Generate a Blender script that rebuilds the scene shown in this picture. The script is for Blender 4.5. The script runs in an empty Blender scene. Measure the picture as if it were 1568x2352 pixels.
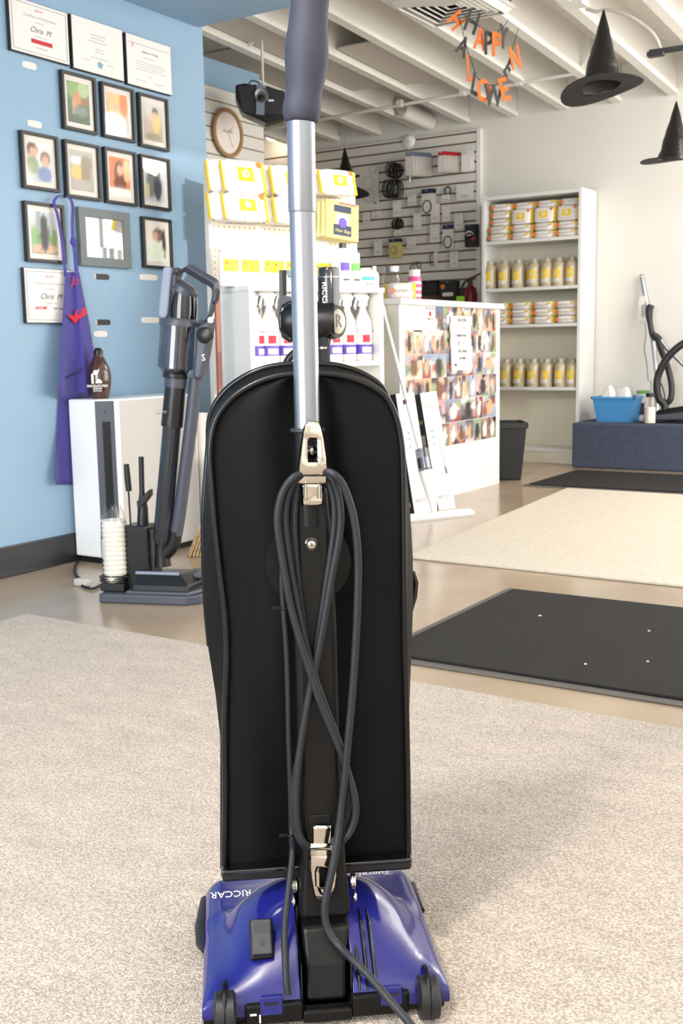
import bpy, bmesh, math, random
from mathutils import Matrix, Vector
random.seed(7)
SC = bpy.context.scene
COL = SC.collection
# ---------------------------------------------------------------- camera
CX, CY, F, H = 784.0, 1176.0, 2510.0, 0.82          # image centre, focal length in pixels, eye height
def _n(v): return v.normalized()
_ya = _n(Vector((2397 - CX, 771 - CY, F)))           # room +Y seen by the camera (x right, y down, z forward)
_b = Vector((-3200 - CX, 771 - .0177 * (-3200 - 2397) - CY, F))
_xa = -_n(_b - _ya * _b.dot(_ya))
_za = _xa.cross(_ya)
RW = Matrix((_xa, _ya, _za))                         # camera coords -> world
EYE = Vector((0, 0, H))
_R, _D, _Fw = RW @ Vector((1, 0, 0)), RW @ Vector((0, 1, 0)), RW @ Vector((0, 0, 1))
cd = bpy.data.cameras.new('camera'); cam = bpy.data.objects.new('camera', cd); COL.objects.link(cam)
cam.matrix_world = Matrix((( _R.x, -_D.x, -_Fw.x, 0), (_R.y, -_D.y, -_Fw.y, 0), (_R.z, -_D.z, -_Fw.z, H), (0, 0, 0, 1)))
cd.sensor_fit = 'VERTICAL'; cd.sensor_height = 36; cd.sensor_width = 24; cd.lens = 36 * F / 2352
cd.clip_start = .02
cd.dof.use_dof = True; cd.dof.focus_distance = 1.42; cd.dof.aperture_fstop = 17
SC.camera = cam
# ---------------------------------------------------------------- light
VS = SC.view_settings
VS.view_transform = 'Standard'; VS.look = 'None'; VS.gamma = 1; VS.use_curve_mapping = False
VS.exposure = 0.38
W = bpy.data.worlds.new('world'); SC.world = W; W.use_nodes = True
W.node_tree.nodes['Background'].inputs[0].default_value = (.85, .93, 1, 1)
W.node_tree.nodes['Background'].inputs[1].default_value = 2.0
SUN = Vector((math.cos(math.radians(-27)) * .978, math.sin(math.radians(-27)) * .978, .208)).normalized()
sl = bpy.data.lights.new('sun', 'SUN'); sl.energy = 1.8; sl.angle = .012; sl.color = (1, .95, .86)
so = bpy.data.objects.new('sun', sl); COL.objects.link(so); so.rotation_euler = SUN.to_track_quat('Z', 'Y').to_euler(); so.location = (4, -2, 4)
def area(name, loc, to, sx, sy, power, col):
    l = bpy.data.lights.new(name, 'AREA'); l.shape = 'RECTANGLE'; l.size = sx; l.size_y = sy; l.energy = power; l.color = col
    o = bpy.data.objects.new(name, l); COL.objects.link(o); o.location = loc
    o.rotation_euler = (-Vector(to)).to_track_quat('Z', 'Y').to_euler()
    return o
XR, YF, YB, XL_, XREC, XFAR = 1.4, -2.6, 7.5, -3.2, -4.2, -5.6   # right wall, front wall, back wall, blue wall, recess wall
area('daylight_front_window', (-1.3, YF + .03, 1.45), (0, 1, 0), 2.6, 2.2, 140, (.93, .97, 1))
area('daylight_right_window', (XR - .03, 5.0, 1.45), (-1, 0, 0), 4.2, 2.1, 100, (1, .985, .965))
area('daylight_back_window', (.1, YB - .03, 1.3), (0, -1, 0), 1.6, 2.0, 26, (1, .98, .95))
# ---------------------------------------------------------------- picture -> place helpers
def ray(px, py): return RW @ Vector((px - CX, py - CY, F))
def plane(px, py, ax, v):
    d = ray(px, py); t = (v - EYE[ax]) / d[ax]; return EYE + d * t
def ground(px, py, z=0): return plane(px, py, 2, z)
def deep(px, py, dep): return EYE + ray(px, py) * (dep / F)
class Frame:
    """a local frame standing on the floor: x right, y away from the viewer, z up"""
    def __init__(s, org, ang):
        s.o = Vector((org[0], org[1], org[2] if len(org) > 2 else 0)); s.a = ang
        s.x = Vector((math.cos(ang), math.sin(ang), 0)); s.y = Vector((-math.sin(ang), math.cos(ang), 0))
    def P(s, px, py, ly=0):
        d = ray(px, py); t = (s.o + s.y * ly - EYE).dot(s.y) / d.dot(s.y); p = EYE + d * t - s.o
        return Vector((p.dot(s.x), ly, p.z))
    def Z(s, px, py, z):
        p = plane(px, py, 2, s.o.z + z) - s.o; return Vector((p.dot(s.x), p.dot(s.y), z))
CAMANG = math.atan2(_R.y, _R.x)
# ---------------------------------------------------------------- materials
def lin(c): return tuple(((x / 255 + .055) / 1.055) ** 2.4 if x > 10 else x / 255 / 12.92 for x in c)
MATS = {}
def mat(name, rgb, rough=.5, metal=0, coat=0, noise=None, bump=None, spec=None, alpha=None, sheen=0, trans=0):
    m = bpy.data.materials.new(name); m.use_nodes = True; MATS[name] = m
    nt = m.node_tree; b = nt.nodes['Principled BSDF']; c = lin(rgb)
    b.inputs['Base Color'].default_value = (*c, 1); b.inputs['Roughness'].default_value = rough; b.inputs['Metallic'].default_value = metal
    b.inputs['Coat Weight'].default_value = coat; b.inputs['Coat Roughness'].default_value = .08
    if spec is not None: b.inputs['Specular IOR Level'].default_value = spec
    if sheen: b.inputs['Sheen Weight'].default_value = sheen
    if trans: b.inputs['Transmission Weight'].default_value = trans
    if alpha is not None: b.inputs['Alpha'].default_value = alpha
    if noise or bump:
        tc = nt.nodes.new('ShaderNodeTexCoord')
    if noise:                                        # (scale, rgb2, detail[, contrast])
        n = nt.nodes.new('ShaderNodeTexNoise'); n.inputs['Scale'].default_value = noise[0]; n.inputs['Detail'].default_value = noise[2]
        nt.links.new(tc.outputs['Object'], n.inputs['Vector'])
        r = nt.nodes.new('ShaderNodeValToRGB'); k = noise[3] if len(noise) > 3 else .15
        r.color_ramp.elements[0].position = .5 - k; r.color_ramp.elements[1].position = .5 + k
        r.color_ramp.elements[0].color = (*lin(noise[1]), 1); r.color_ramp.elements[1].color = (*c, 1)
        nt.links.new(n.outputs['Fac'], r.inputs['Fac']); nt.links.new(r.outputs['Color'], b.inputs['Base Color'])
    if bump:                                         # (scale, strength, distance)
        n = nt.nodes.new('ShaderNodeTexNoise'); n.inputs['Scale'].default_value = bump[0]; n.inputs['Detail'].default_value = 3
        nt.links.new(tc.outputs['Object'], n.inputs['Vector'])
        u = nt.nodes.new('ShaderNodeBump'); u.inputs['Strength'].default_value = bump[1]; u.inputs['Distance'].default_value = bump[2]
        nt.links.new(n.outputs['Fac'], u.inputs['Height']); nt.links.new(u.outputs['Normal'], b.inputs['Normal'])
    return m
mat('blue_paint', (138, 168, 193), .55, bump=(220, .08, .002))
mat('white_paint', (226, 223, 216), .6, bump=(180, .06, .002))
mat('joist_paint', (236, 232, 224), .55, bump=(90, .12, .002))
mat('grey_panel', (205, 198, 188), .8)
mat('black_rubber', (20, 21, 24), .45)
mat('baseboard', (34, 35, 40), .35)
mat('concrete', (174, 154, 131), .2, noise=(2.6, (152, 134, 114), 8, .22), bump=(30, .03, .002), spec=.6)
mat('beige_pile', (210, 197, 184), .95, noise=(260, (160, 144, 129), 4, .11), bump=(330, .9, .006), sheen=.2)
mat('cream_rug', (212, 203, 189), .95, noise=(55, (198, 188, 172), 5, .2), bump=(260, .6, .004))
mat('black_mat', (27, 24, 23), .95, noise=(300, (12, 10, 10), 3, .14), bump=(400, .8, .004))
mat('mat_border', (92, 88, 84), .7)
mat('slat_white', (222, 219, 212), .5)
mat('groove', (120, 92, 74), .7)
mat('white_laminate', (232, 231, 228), .38)
mat('cream_laminate', (236, 230, 212), .45)
mat('slate_carpet', (76, 85, 104), .95, noise=(60, (58, 66, 84), 5, .25), bump=(260, .7, .004))
mat('black_frame', (38, 35, 34), .45)
mat('grey_frame', (100, 108, 110), .5)
mat('mat_board', (226, 220, 212), .7)
mat('paper', (226, 222, 217), .6)
mat('white_plastic', (240, 241, 243), .3)
mat('off_white', (222, 217, 210), .45)
mat('grey_and_shade', (192, 188, 184), .4)  # true grey for small parts, and the purifier's shaded white side
mat('gloss_black', (7, 8, 10), .12, coat=.6)
mat('satin_black', (18, 19, 22), .34)
mat('soft_black', (40, 41, 47), .5)
mat('slate_plastic', (66, 70, 82), .38)
mat('slate_light', (128, 137, 158), .4)
mat('dark_tint', (34, 38, 44), .08, coat=.5)
mat('chrome', (204, 197, 187), .07, 1)
mat('silver', (190, 192, 198), .28, 1)
mat('alu', (150, 152, 160), .33, .9)
mat('purple_cloth', (74, 66, 150), .85, noise=(500, (62, 55, 132), 2), sheen=.2)
mat('purple_hood', (24, 27, 104), .16, coat=.35, spec=.4)
mat('bag_cloth', (4, 4, 5), .6, bump=(900, .35, .0012), spec=.16)
mat('bag_piping', (7, 7, 9), .28, spec=.4)
mat('grip_foam', (44, 46, 62), .68)
mat('cord', (29, 31, 37), .5, spec=.35)
mat('neck_black', (4, 4, 5), .42, spec=.28)
mat('red_print', (196, 34, 52), .6)
mat('pink_print', (214, 84, 100), .6)
mat('ink', (52, 48, 52), .6)
mat('grey_ink', (168, 162, 162), .6)
mat('white_ink', (245, 244, 242), .5)
mat('navy', (38, 44, 76), .5)
mat('violet_print', (96, 70, 170), .5)
mat('green_print', (112, 176, 96), .6)
mat('teal_print', (120, 160, 176), .6)
mat('peach_print', (236, 196, 178), .6)
mat('yellow', (244, 206, 40), .45)
mat('orange', (232, 118, 52), .5)
mat('orange_card', (240, 116, 40), .7)
mat('dark_card', (62, 60, 58), .7)
mat('pack_white', (240, 234, 230), .3)
mat('bottle_beige', (196, 182, 152), .18, coat=.4)
mat('bottle_clear', (182, 176, 158), .12, coat=.5)
mat('bottle_white', (244, 243, 240), .3)
mat('spray_milky', (226, 220, 214), .3)
mat('kraft', (206, 192, 120), .6)
mat('kraft_side', (212, 214, 150), .6)
mat('copper_brown', (140, 88, 72), .45)
mat('straw', (196, 170, 124), .8, noise=(60, (150, 122, 82), 3))
mat('syrup', (70, 38, 28), .12, coat=.7)
mat('clock_tan', (168, 132, 88), .5)
mat('clock_face', (236, 226, 218), .5)
mat('hat_cloth', (20, 18, 18), .26, bump=(60, .35, .006))
mat('hat_under', (20, 18, 18), .7)
mat('pegboard', (250, 240, 222), .6)
mat('blue_bin', (72, 146, 206), .4)
mat('lime', (150, 214, 40), .5)
mat('ext_red', (112, 22, 28), .25)
mat('pink', (230, 90, 150), .4)
mat('aqua', (70, 170, 160), .5)
mat('trash', (24, 26, 29), .5)
mat('box_black', (40, 40, 44), .55)
mat('purple_dark', (104, 60, 112), .4)
mat('hose', (34, 33, 35), .45)
mat('mirror', (235, 238, 238), .03, 1)
mat('cup_white', (244, 243, 240), .45)
mat('wire', (150, 146, 140), .5)
mat('rough_silver', (150, 152, 154), .4, .8)
def carpet_nodes():                                  # pile: fine tuft speckle plus broad brushed patches
    nt = MATS['beige_pile'].node_tree; b = nt.nodes['Principled BSDF']; old = b.inputs['Base Color'].links[0].from_socket
    tc = nt.nodes.new('ShaderNodeTexCoord'); mp = nt.nodes.new('ShaderNodeMapping'); mp.inputs['Scale'].default_value = (1.0, 2.6, 1); mp.inputs['Rotation'].default_value = (0, 0, .7)
    n = nt.nodes.new('ShaderNodeTexNoise'); n.inputs['Scale'].default_value = 7; n.inputs['Detail'].default_value = 6; n.inputs['Roughness'].default_value = .65
    r = nt.nodes.new('ShaderNodeMapRange'); r.inputs['From Min'].default_value = .35; r.inputs['From Max'].default_value = .68; r.inputs['To Min'].default_value = .86; r.inputs['To Max'].default_value = 1.06
    m = nt.nodes.new('ShaderNodeVectorMath'); m.operation = 'SCALE'
    for p, q in ((tc.outputs['Object'], mp.inputs['Vector']), (mp.outputs[0], n.inputs['Vector']), (n.outputs['Fac'], r.inputs['Value']), (old, m.inputs[0]), (r.outputs[0], m.inputs['Scale']), (m.outputs[0], b.inputs['Base Color'])): nt.links.new(p, q)
carpet_nodes()
def glow(name, rgb, strength):
    m = mat(name, rgb, .5); b = m.node_tree.nodes['Principled BSDF']; b.inputs['Emission Color'].default_value = (*lin(rgb), 1); b.inputs['Emission Strength'].default_value = strength
glow('lamp_glass', (255, 249, 241), 330); glow('lamp_glass_soft', (255, 250, 244), 62); glow('fixture_added_glow', (255, 232, 200), 16)
def glassy(name, tint, amount):                      # thin clear plastic or glass: clear with a sheen
    m = bpy.data.materials.new(name); m.use_nodes = True; MATS[name] = m; nt = m.node_tree; nt.nodes.clear()
    o = nt.nodes.new('ShaderNodeOutputMaterial'); mx = nt.nodes.new('ShaderNodeMixShader'); t = nt.nodes.new('ShaderNodeBsdfTransparent')
    g = nt.nodes.new('ShaderNodeBsdfGlossy'); f = nt.nodes.new('ShaderNodeLayerWeight'); f.inputs['Blend'].default_value = .5; w = nt.nodes.new('ShaderNodeMath'); w.operation = 'POWER'; w.inputs[1].default_value = 4; a = nt.nodes.new('ShaderNodeMath'); a.operation = 'MULTIPLY_ADD'
    a.inputs[1].default_value = .75; a.inputs[2].default_value = amount
    t.inputs['Color'].default_value = (*lin(tint), 1); g.inputs['Roughness'].default_value = .04
    nt.links.new(f.outputs['Facing'], w.inputs[0]); nt.links.new(w.outputs[0], a.inputs[0]); nt.links.new(a.outputs[0], mx.inputs[0]); nt.links.new(t.outputs[0], mx.inputs[1]); nt.links.new(g.outputs[0], mx.inputs[2]); nt.links.new(mx.outputs[0], o.inputs[0])
    return m
glassy('pane', (254, 254, 254), .04); glassy('clear_plastic', (248, 246, 242), .07); glassy('smoke_plastic', (176, 180, 190), .1)
m = mat('print', (255, 255, 255), .45); a = m.node_tree.nodes.new('ShaderNodeAttribute'); a.attribute_name = 'Col'
m.node_tree.links.new(a.outputs['Color'], m.node_tree.nodes['Principled BSDF'].inputs['Base Color'])
def peg_nodes():                                     # pegboard: rows of small holes, 25 mm apart
    m = MATS['pegboard']; nt = m.node_tree; b = nt.nodes['Principled BSDF']
    tc = nt.nodes.new('ShaderNodeTexCoord'); mp = nt.nodes.new('ShaderNodeMapping'); mp.inputs['Scale'].default_value = (40, 0, 40)
    fr = nt.nodes.new('ShaderNodeVectorMath'); fr.operation = 'FRACTION'; sb = nt.nodes.new('ShaderNodeVectorMath'); sb.operation = 'SUBTRACT'; sb.inputs[1].default_value = (.5, 0, .5)
    ln = nt.nodes.new('ShaderNodeVectorMath'); ln.operation = 'LENGTH'; gt = nt.nodes.new('ShaderNodeMath'); gt.operation = 'LESS_THAN'; gt.inputs[1].default_value = .13
    mx = nt.nodes.new('ShaderNodeMix'); mx.data_type = 'RGBA'; mx.inputs['A'].default_value = (*lin((250, 240, 222)), 1); mx.inputs['B'].default_value = (*lin((150, 125, 100)), 1)
    for p, q in ((tc.outputs['Object'], mp.inputs['Vector']), (mp.outputs[0], fr.inputs[0]), (fr.outputs[0], sb.inputs[0]), (sb.outputs[0], ln.inputs[0]), (ln.outputs['Value'], gt.inputs[0]), (gt.outputs[0], mx.inputs['Factor']), (mx.outputs['Result'], b.inputs['Base Color'])): nt.links.new(p, q)
peg_nodes()
# ---------------------------------------------------------------- object helpers
MW = {}                                              # world matrix of every thing, by object name
def props(o, label=None, cat=None, group=None, kind=None):
    if label: o['label'] = label
    if cat: o['category'] = cat
    if group: o['group'] = group
    if kind: o['kind'] = kind
    return o
def thing(name, label, cat, loc=(0, 0, 0), rz=0, group=None):
    o = bpy.data.objects.new(name, None); COL.objects.link(o); o.empty_display_size = .05
    o.location = loc; o.rotation_euler = (0, 0, rz); MW[o.name] = Matrix.Translation(Vector(loc)) @ Matrix.Rotation(rz, 4, 'Z')
    return props(o, label, cat, group)
def fthing(name, label, cat, fr, group=None): return thing(name, label, cat, fr.o, fr.a, group)
def basis(d):
    d = Vector(d).normalized(); u = d.cross(Vector((0, 0, 1)) if abs(d.z) < .95 else Vector((1, 0, 0))).normalized(); return u, d.cross(u)
class MB:
    def __init__(s): s.v = []; s.f = []; s.m = Matrix.Identity(4); s.mi = []; s.cur = 0
    def _add(s, vs, fs):
        k = len(s.v); s.v += [s.m @ Vector(p) for p in vs]; s.f += [[i + k for i in f] for f in fs]; s.mi += [s.cur] * len(fs); return s
    def box(s, a, b):
        (x0, y0, z0), (x1, y1, z1) = [min(p, q) for p, q in zip(a, b)], [max(p, q) for p, q in zip(a, b)]
        return s._add([(x0, y0, z0), (x1, y0, z0), (x1, y1, z0), (x0, y1, z0), (x0, y0, z1), (x1, y0, z1), (x1, y1, z1), (x0, y1, z1)],
                      [(0, 3, 2, 1), (4, 5, 6, 7), (0, 1, 5, 4), (1, 2, 6, 5), (2, 3, 7, 6), (3, 0, 4, 7)])
    def hexa(s, c): return s._add(c, [(0, 3, 2, 1), (4, 5, 6, 7), (0, 1, 5, 4), (1, 2, 6, 5), (2, 3, 7, 6), (3, 0, 4, 7)])
    def loft(s, rings, cap=True, closed=True):
        n = len(rings[0]); vs = [p for r in rings for p in r]; fs = []
        for i in range(len(rings) - 1):
            for j in range(n if closed else n - 1):
                k = (j + 1) % n; fs.append((i * n + j, i * n + k, (i + 1) * n + k, (i + 1) * n + j))
        if cap: fs.append(tuple(range(n))[::-1]); fs.append(tuple((len(rings) - 1) * n + j for j in range(n)))
        return s._add(vs, fs)
    def tube(s, path, r, n=8, cap=True):
        path = [Vector(p) for p in path]; rs = r if isinstance(r, (list, tuple)) else [r] * len(path); rings = []
        u = None
        for i, p in enumerate(path):
            d = (path[min(i + 1, len(path) - 1)] - path[max(i - 1, 0)]).normalized()
            if u is None: u, _ = basis(d)
            u = (u - d * u.dot(d)).normalized(); w = d.cross(u)
            rings.append([p + (u * math.cos(2 * math.pi * j / n) + w * math.sin(2 * math.pi * j / n)) * rs[i] for j in range(n)])
        return s.loft(rings, cap)
    def lathe(s, prof, c=(0, 0, 0), axis=(0, 0, 1), n=20, sx=1):
        u, w = basis(axis); a = Vector(axis).normalized(); c = Vector(c)
        if axis == (0, 0, 1): u, w = Vector((1, 0, 0)), Vector((0, 1, 0))
        return s.loft([[c + a * h + (u * sx * math.cos(2 * math.pi * j / n) + w * math.sin(2 * math.pi * j / n)) * max(r, 1e-4) for j in range(n)] for r, h in prof])
    def torus(s, c, R, r, axis=(0, 1, 0), n=24, k=8, sz=1):
        u, w = basis(axis); c = Vector(c); a = Vector(axis).normalized(); vs = []; fs = []
        for i in range(n):
            t = 2 * math.pi * i / n; e = u * math.cos(t) + w * math.sin(t) * sz; e2 = e.normalized()
            for j in range(k):
                q = 2 * math.pi * j / k; vs.append(c + e * R + e2 * r * math.cos(q) + a * r * math.sin(q))
        for i in range(n):
            for j in range(k): fs.append((i * k + j, ((i + 1) % n) * k + j, ((i + 1) % n) * k + (j + 1) % k, i * k + (j + 1) % k))
        return s._add(vs, fs)
    def prism(s, poly, d):                            # poly of 3D points, extruded along vector d
        d = Vector(d); n = len(poly); vs = [Vector(p) for p in poly] + [Vector(p) + d for p in poly]
        return s._add(vs, [tuple(range(n))[::-1], tuple(range(n, 2 * n))] + [(i, (i + 1) % n, n + (i + 1) % n, n + i) for i in range(n)])
    def ball(s, c, r, n=14, k=8, sc=(1, 1, 1)):
        return s.loft([[Vector(c) + Vector((r * sc[0] * math.sin(math.pi * (i + .02) / (k + .04)) * math.cos(2 * math.pi * j / n), r * sc[1] * math.sin(math.pi * (i + .02) / (k + .04)) * math.sin(2 * math.pi * j / n), -r * sc[2] * math.cos(math.pi * (i + .02) / (k + .04)))) for j in range(n)] for i in range(k + 1)])
    def build(s, name, material, parent=None, world=False, smooth=None, bevel=0, label=None, cat=None, group=None, kind=None, org=None, sub=0, seg=2):
        inv = Matrix.Identity(4)
        if world and parent is not None: inv = MW[parent.name].inverted()
        if parent is None and org is None:
            xs, ys_, zs_ = zip(*[tuple(p) for p in s.v]); org = ((min(xs) + max(xs)) / 2, (min(ys_) + max(ys_)) / 2, min(zs_))
        off = Vector(org) if org is not None else Vector((0, 0, 0))
        me = bpy.data.meshes.new(name); me.from_pydata([tuple(inv @ p - off) for p in s.v], [], s.f)
        for k in (material if isinstance(material, (list, tuple)) else [material]): me.materials.append(MATS[k])
        if max(s.mi, default=0): me.polygons.foreach_set('material_index', s.mi)
        bm = bmesh.new(); bm.from_mesh(me); bmesh.ops.recalc_face_normals(bm, faces=bm.faces); bm.to_mesh(me); bm.free()
        if smooth is not None:
            me.polygons.foreach_set('use_smooth', [True] * len(me.polygons)); me.set_sharp_from_angle(angle=math.radians(smooth))
        o = bpy.data.objects.new(name, me); COL.objects.link(o)
        if org is not None: o.location = off
        if parent is not None: o.parent = parent; MW[o.name] = MW[parent.name].copy()
        else: MW[o.name] = Matrix.Translation(off)
        if sub: q = o.modifiers.new('s', 'SUBSURF'); q.levels = q.render_levels = sub
        if bevel: q = o.modifiers.new('b', 'BEVEL'); q.width = bevel; q.segments = seg; q.limit_method = 'ANGLE'; q.angle_limit = math.radians(40)
        return props(o, label, cat, group, kind)
def bx(name, a, b, material, parent=None, **k): return MB().box(a, b).build(name, material, parent, **k)
def struct(name, mb, material, **k): return mb.build(name, material, kind='structure', **k)
def grow(path, n=6):                                  # smooth curve through points
    P = [Vector(p) for p in path]; P = [P[0] * 2 - P[1]] + P + [P[-1] * 2 - P[-2]]; out = []
    for i in range(1, len(P) - 2):
        for k in range(n):
            t = k / n; a, b, c, d = P[i - 1:i + 3]
            out.append(.5 * ((2 * b) + (c - a) * t + (2 * a - 5 * b + 4 * c - d) * t * t + (3 * b - a - 3 * c + d) * t ** 3))
    return out + [P[-2]]
def text(name, s, size, material, parent, origin, xdir, updir, shear=0, align='CENTER', sx=1, world=False, bold=0, label=None):
    c = bpy.data.curves.new(name, 'FONT'); c.body = s; c.size = size; c.align_x = align; c.align_y = 'CENTER'; c.shear = shear; c.extrude = .0002; c.offset = bold; c.resolution_u = 2
    t = bpy.data.objects.new(name, c); COL.objects.link(t); dg = bpy.context.evaluated_depsgraph_get()
    me = bpy.data.meshes.new_from_object(t.evaluated_get(dg)); bpy.data.objects.remove(t); bpy.data.curves.remove(c)
    x = Vector(xdir).normalized(); u = Vector(updir).normalized(); z = x.cross(u).normalized(); u = z.cross(x)
    M = Matrix(((x.x * sx, u.x, z.x, origin[0]), (x.y * sx, u.y, z.y, origin[1]), (x.z * sx, u.z, z.z, origin[2]), (0, 0, 0, 1)))
    if world: M = MW[parent.name].inverted() @ M
    me.transform(M); me.materials.clear(); me.materials.append(MATS[material]); me.name = name
    o = bpy.data.objects.new(name, me); COL.objects.link(o)
    if parent is not None: o.parent = parent
    return props(o, label)
def picture(name, parent, org, ex, ey, blobs, bg, n=(10, 13), world=False):
    """flat print: a grid from org along ex (right) and ey (up), coloured by soft blobs (u, v, ru, rv, rgb)"""
    org, ex, ey = Vector(org), Vector(ex), Vector(ey); vs, fs, cs = [], [], []
    for j in range(n[1] + 1):
        for i in range(n[0] + 1):
            u, v = i / n[0], j / n[1]; vs.append(org + ex * u + ey * v)
            c = [a + (b - a) * v for a, b in zip(bg[0], bg[1])]
            for (bu, bv, ru, rv, col) in blobs:
                d = ((u - bu) / ru) ** 2 + ((v - bv) / rv) ** 2; w = max(0, min(1, (1.35 - d) / .6)); c = [a + (b - a) * w for a, b in zip(c, col)]
            cs += [*lin(c), 1]
    for j in range(n[1]):
        for i in range(n[0]): k = j * (n[0] + 1) + i; fs.append((k, k + 1, k + n[0] + 2, k + n[0] + 1))
    if world: inv = MW[parent.name].inverted(); vs = [inv @ p for p in vs]
    me = bpy.data.meshes.new(name); me.from_pydata([tuple(p) for p in vs], [], fs)
    at = me.color_attributes.new('Col', 'FLOAT_COLOR', 'POINT'); at.data.foreach_set('color', cs); me.materials.append(MATS['print'])
    o = bpy.data.objects.new(name, me); COL.objects.link(o); o.parent = parent; return o
def copy_tree(o, loc=None, rz=None, label=None, parent=None):
    kids = list(o.children); c = o.copy(); COL.objects.link(c)
    if parent is not None: c.parent = parent
    if loc is not None: c.location = loc
    if rz is not None: c.rotation_euler = (0, 0, rz)
    if label: c['label'] = label
    MW[c.name] = Matrix.Translation(c.location) @ Matrix.Rotation(c.rotation_euler.z, 4, 'Z')
    for k in kids: copy_tree(k, parent=c)
    return c
ORD = ['first', 'second', 'third', 'fourth', 'fifth', 'sixth', 'seventh', 'eighth', 'ninth', 'tenth', 'eleventh', 'twelfth']
# ================================================================ the setting
struct('floor', MB().box((XFAR - .1, YF - .1, -.1), (XR + .1, YB + .1, 0)), 'concrete')
def ceilz(y): return 2.42 - .052 * (y - YB)           # underside of the joists: the roof falls towards the back wall
struct('wall_back', MB().box((XFAR - .1, YB, 0), (XR + .1, YB + .12, 3)), 'white_paint')
struct('wall_front', MB().box((XFAR - .1, YF - .12, 0), (XR + .1, YF, 3.4)), 'white_paint')
struct('wall_left', MB().box((XL_ - .18, YF, 0), (XL_, 3.95, 3.4)), 'blue_paint')
struct('wall_light_block', MB().box((XFAR, 3.6, 0), (XL_ - .18, 3.72, 3.2)), 'white_paint')  # unseen, put across the recess to block light
RY1 = plane(605, 300, 0, XREC + .02).y
wr = struct('wall_recess', MB().box((XREC - .12, 3.72, 0), (XREC, RY1, 2.5)), 'blue_paint')
struct('wall_far_left', MB().box((XFAR - .12, 3.6, 0), (XFAR, YB, 3.2)), 'white_paint')
struct('trim_1', MB().box((XL_, YF, 2.213), (-1.55, 3.92, 3.3)), 'blue_paint')   # dropped soffit over the blue wall
struct('baseboard_left', MB().box((XL_, YF, 0), (XL_ + .012, 3.952, .115)), 'baseboard', bevel=.004)
# opening added in the unseen right wall, sized to aim sun at the display
UF = Frame((0, 0), math.radians(67.6))
_p = deep(571, 655, 4.4); UF = Frame((_p.x, _p.y), math.radians(67.6))
ys, zs = [], []
for lx in (-.22, .78):
    for z in (.5, 1.78):
        p = UF.o + UF.x * lx + Vector((0, 0, z)); t = (XR - p.x) / SUN.x; q = p + SUN * t; ys.append(q.y); zs.append(q.z)
hy0, hy1, hz0, hz1 = min(ys), max(ys), min(zs), max(zs)
mb = MB()
mb.box((XR, YF - .12, 0), (XR + .08, hy0, 3.4)).box((XR, hy1, 0), (XR + .08, YB + .12, 3.4)).box((XR, hy0, 0), (XR + .08, hy1, hz0)).box((XR, hy0, hz1), (XR + .08, hy1, 3.4))
struct('wall_right', mb, 'white_paint')
def winframe(name, a, b, ax):
    m = MB(); t = .05
    if ax == 0:
        for z in (a[2], b[2] - t): m.box((a[0], a[1], z), (b[0], b[1], z + t))
        for y in (a[1], (a[1] + b[1]) / 2 - t / 2, b[1] - t): m.box((a[0], y, a[2]), (b[0], y + t, b[2]))
    else:
        for z in (a[2], b[2] - t): m.box((a[0], a[1], z), (b[0], b[1], z + t))
        for x in (a[0], (a[0] + b[0]) / 2 - t / 2, b[0] - t): m.box((x, a[1], a[2]), (x + t, b[1], b[2]))
    struct(name, m, 'satin_black')
winframe('window_1', (-2.65, YF, .3), (.05, YF + .04, 2.6), 1)
winframe('window_2', (XR - .04, 2.85, .35), (XR, 7.15, 2.55), 0)
winframe('window_3', (-.75, YB - .04, .25), (.95, YB, 2.35), 1)
# ceiling deck, its boards and the joists
mb = MB(); y0, y1 = YF - .2, YB + .2
mb.hexa([(XFAR - .2, y0, ceilz(y0) + .27), (XR + .2, y0, ceilz(y0) + .27), (XR + .2, y1, ceilz(y1) + .27), (XFAR - .2, y1, ceilz(y1) + .27),
         (XFAR - .2, y0, ceilz(y0) + .4), (XR + .2, y0, ceilz(y0) + .4), (XR + .2, y1, ceilz(y1) + .4), (XFAR - .2, y1, ceilz(y1) + .4)])
ceiling = struct('ceiling', mb, 'joist_paint')
y = YB
me = None
while y > 3.4:
    a, b = y - .138, y
    q = MB().hexa([(XFAR, a, ceilz(a) + .25), (XR, a, ceilz(a) + .25), (XR, b, ceilz(b) + .25), (XFAR, b, ceilz(b) + .25), (XFAR, a, ceilz(a) + .272), (XR, a, ceilz(a) + .272), (XR, b, ceilz(b) + .272), (XFAR, b, ceilz(b) + .272)])
    q.build('board', 'joist_paint', ceiling, world=True, bevel=.004, seg=1); y -= .143
def joist(x):
    w = .022; q = MB(); a, b = 3.3 if x < -1.6 else YF, YB - .005
    for w2, h0, h1 in ((.018, .03, .255), (.03, 0, .035)):
        q.hexa([(x - w2, a, ceilz(a) + h0), (x + w2, a, ceilz(a) + h0), (x + w2, b, ceilz(b) + h0), (x - w2, b, ceilz(b) + h0), (x - w2, a, ceilz(a) + h1), (x + w2, a, ceilz(a) + h1), (x + w2, b, ceilz(b) + h1), (x - w2, b, ceilz(b) + h1)])
    return q.build('joist', 'joist_paint', ceiling, world=True)
JX = [-2.149 + .3745 * 3 - .3745 * k for k in range(12)]
for x in JX: joist(x)
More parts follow.
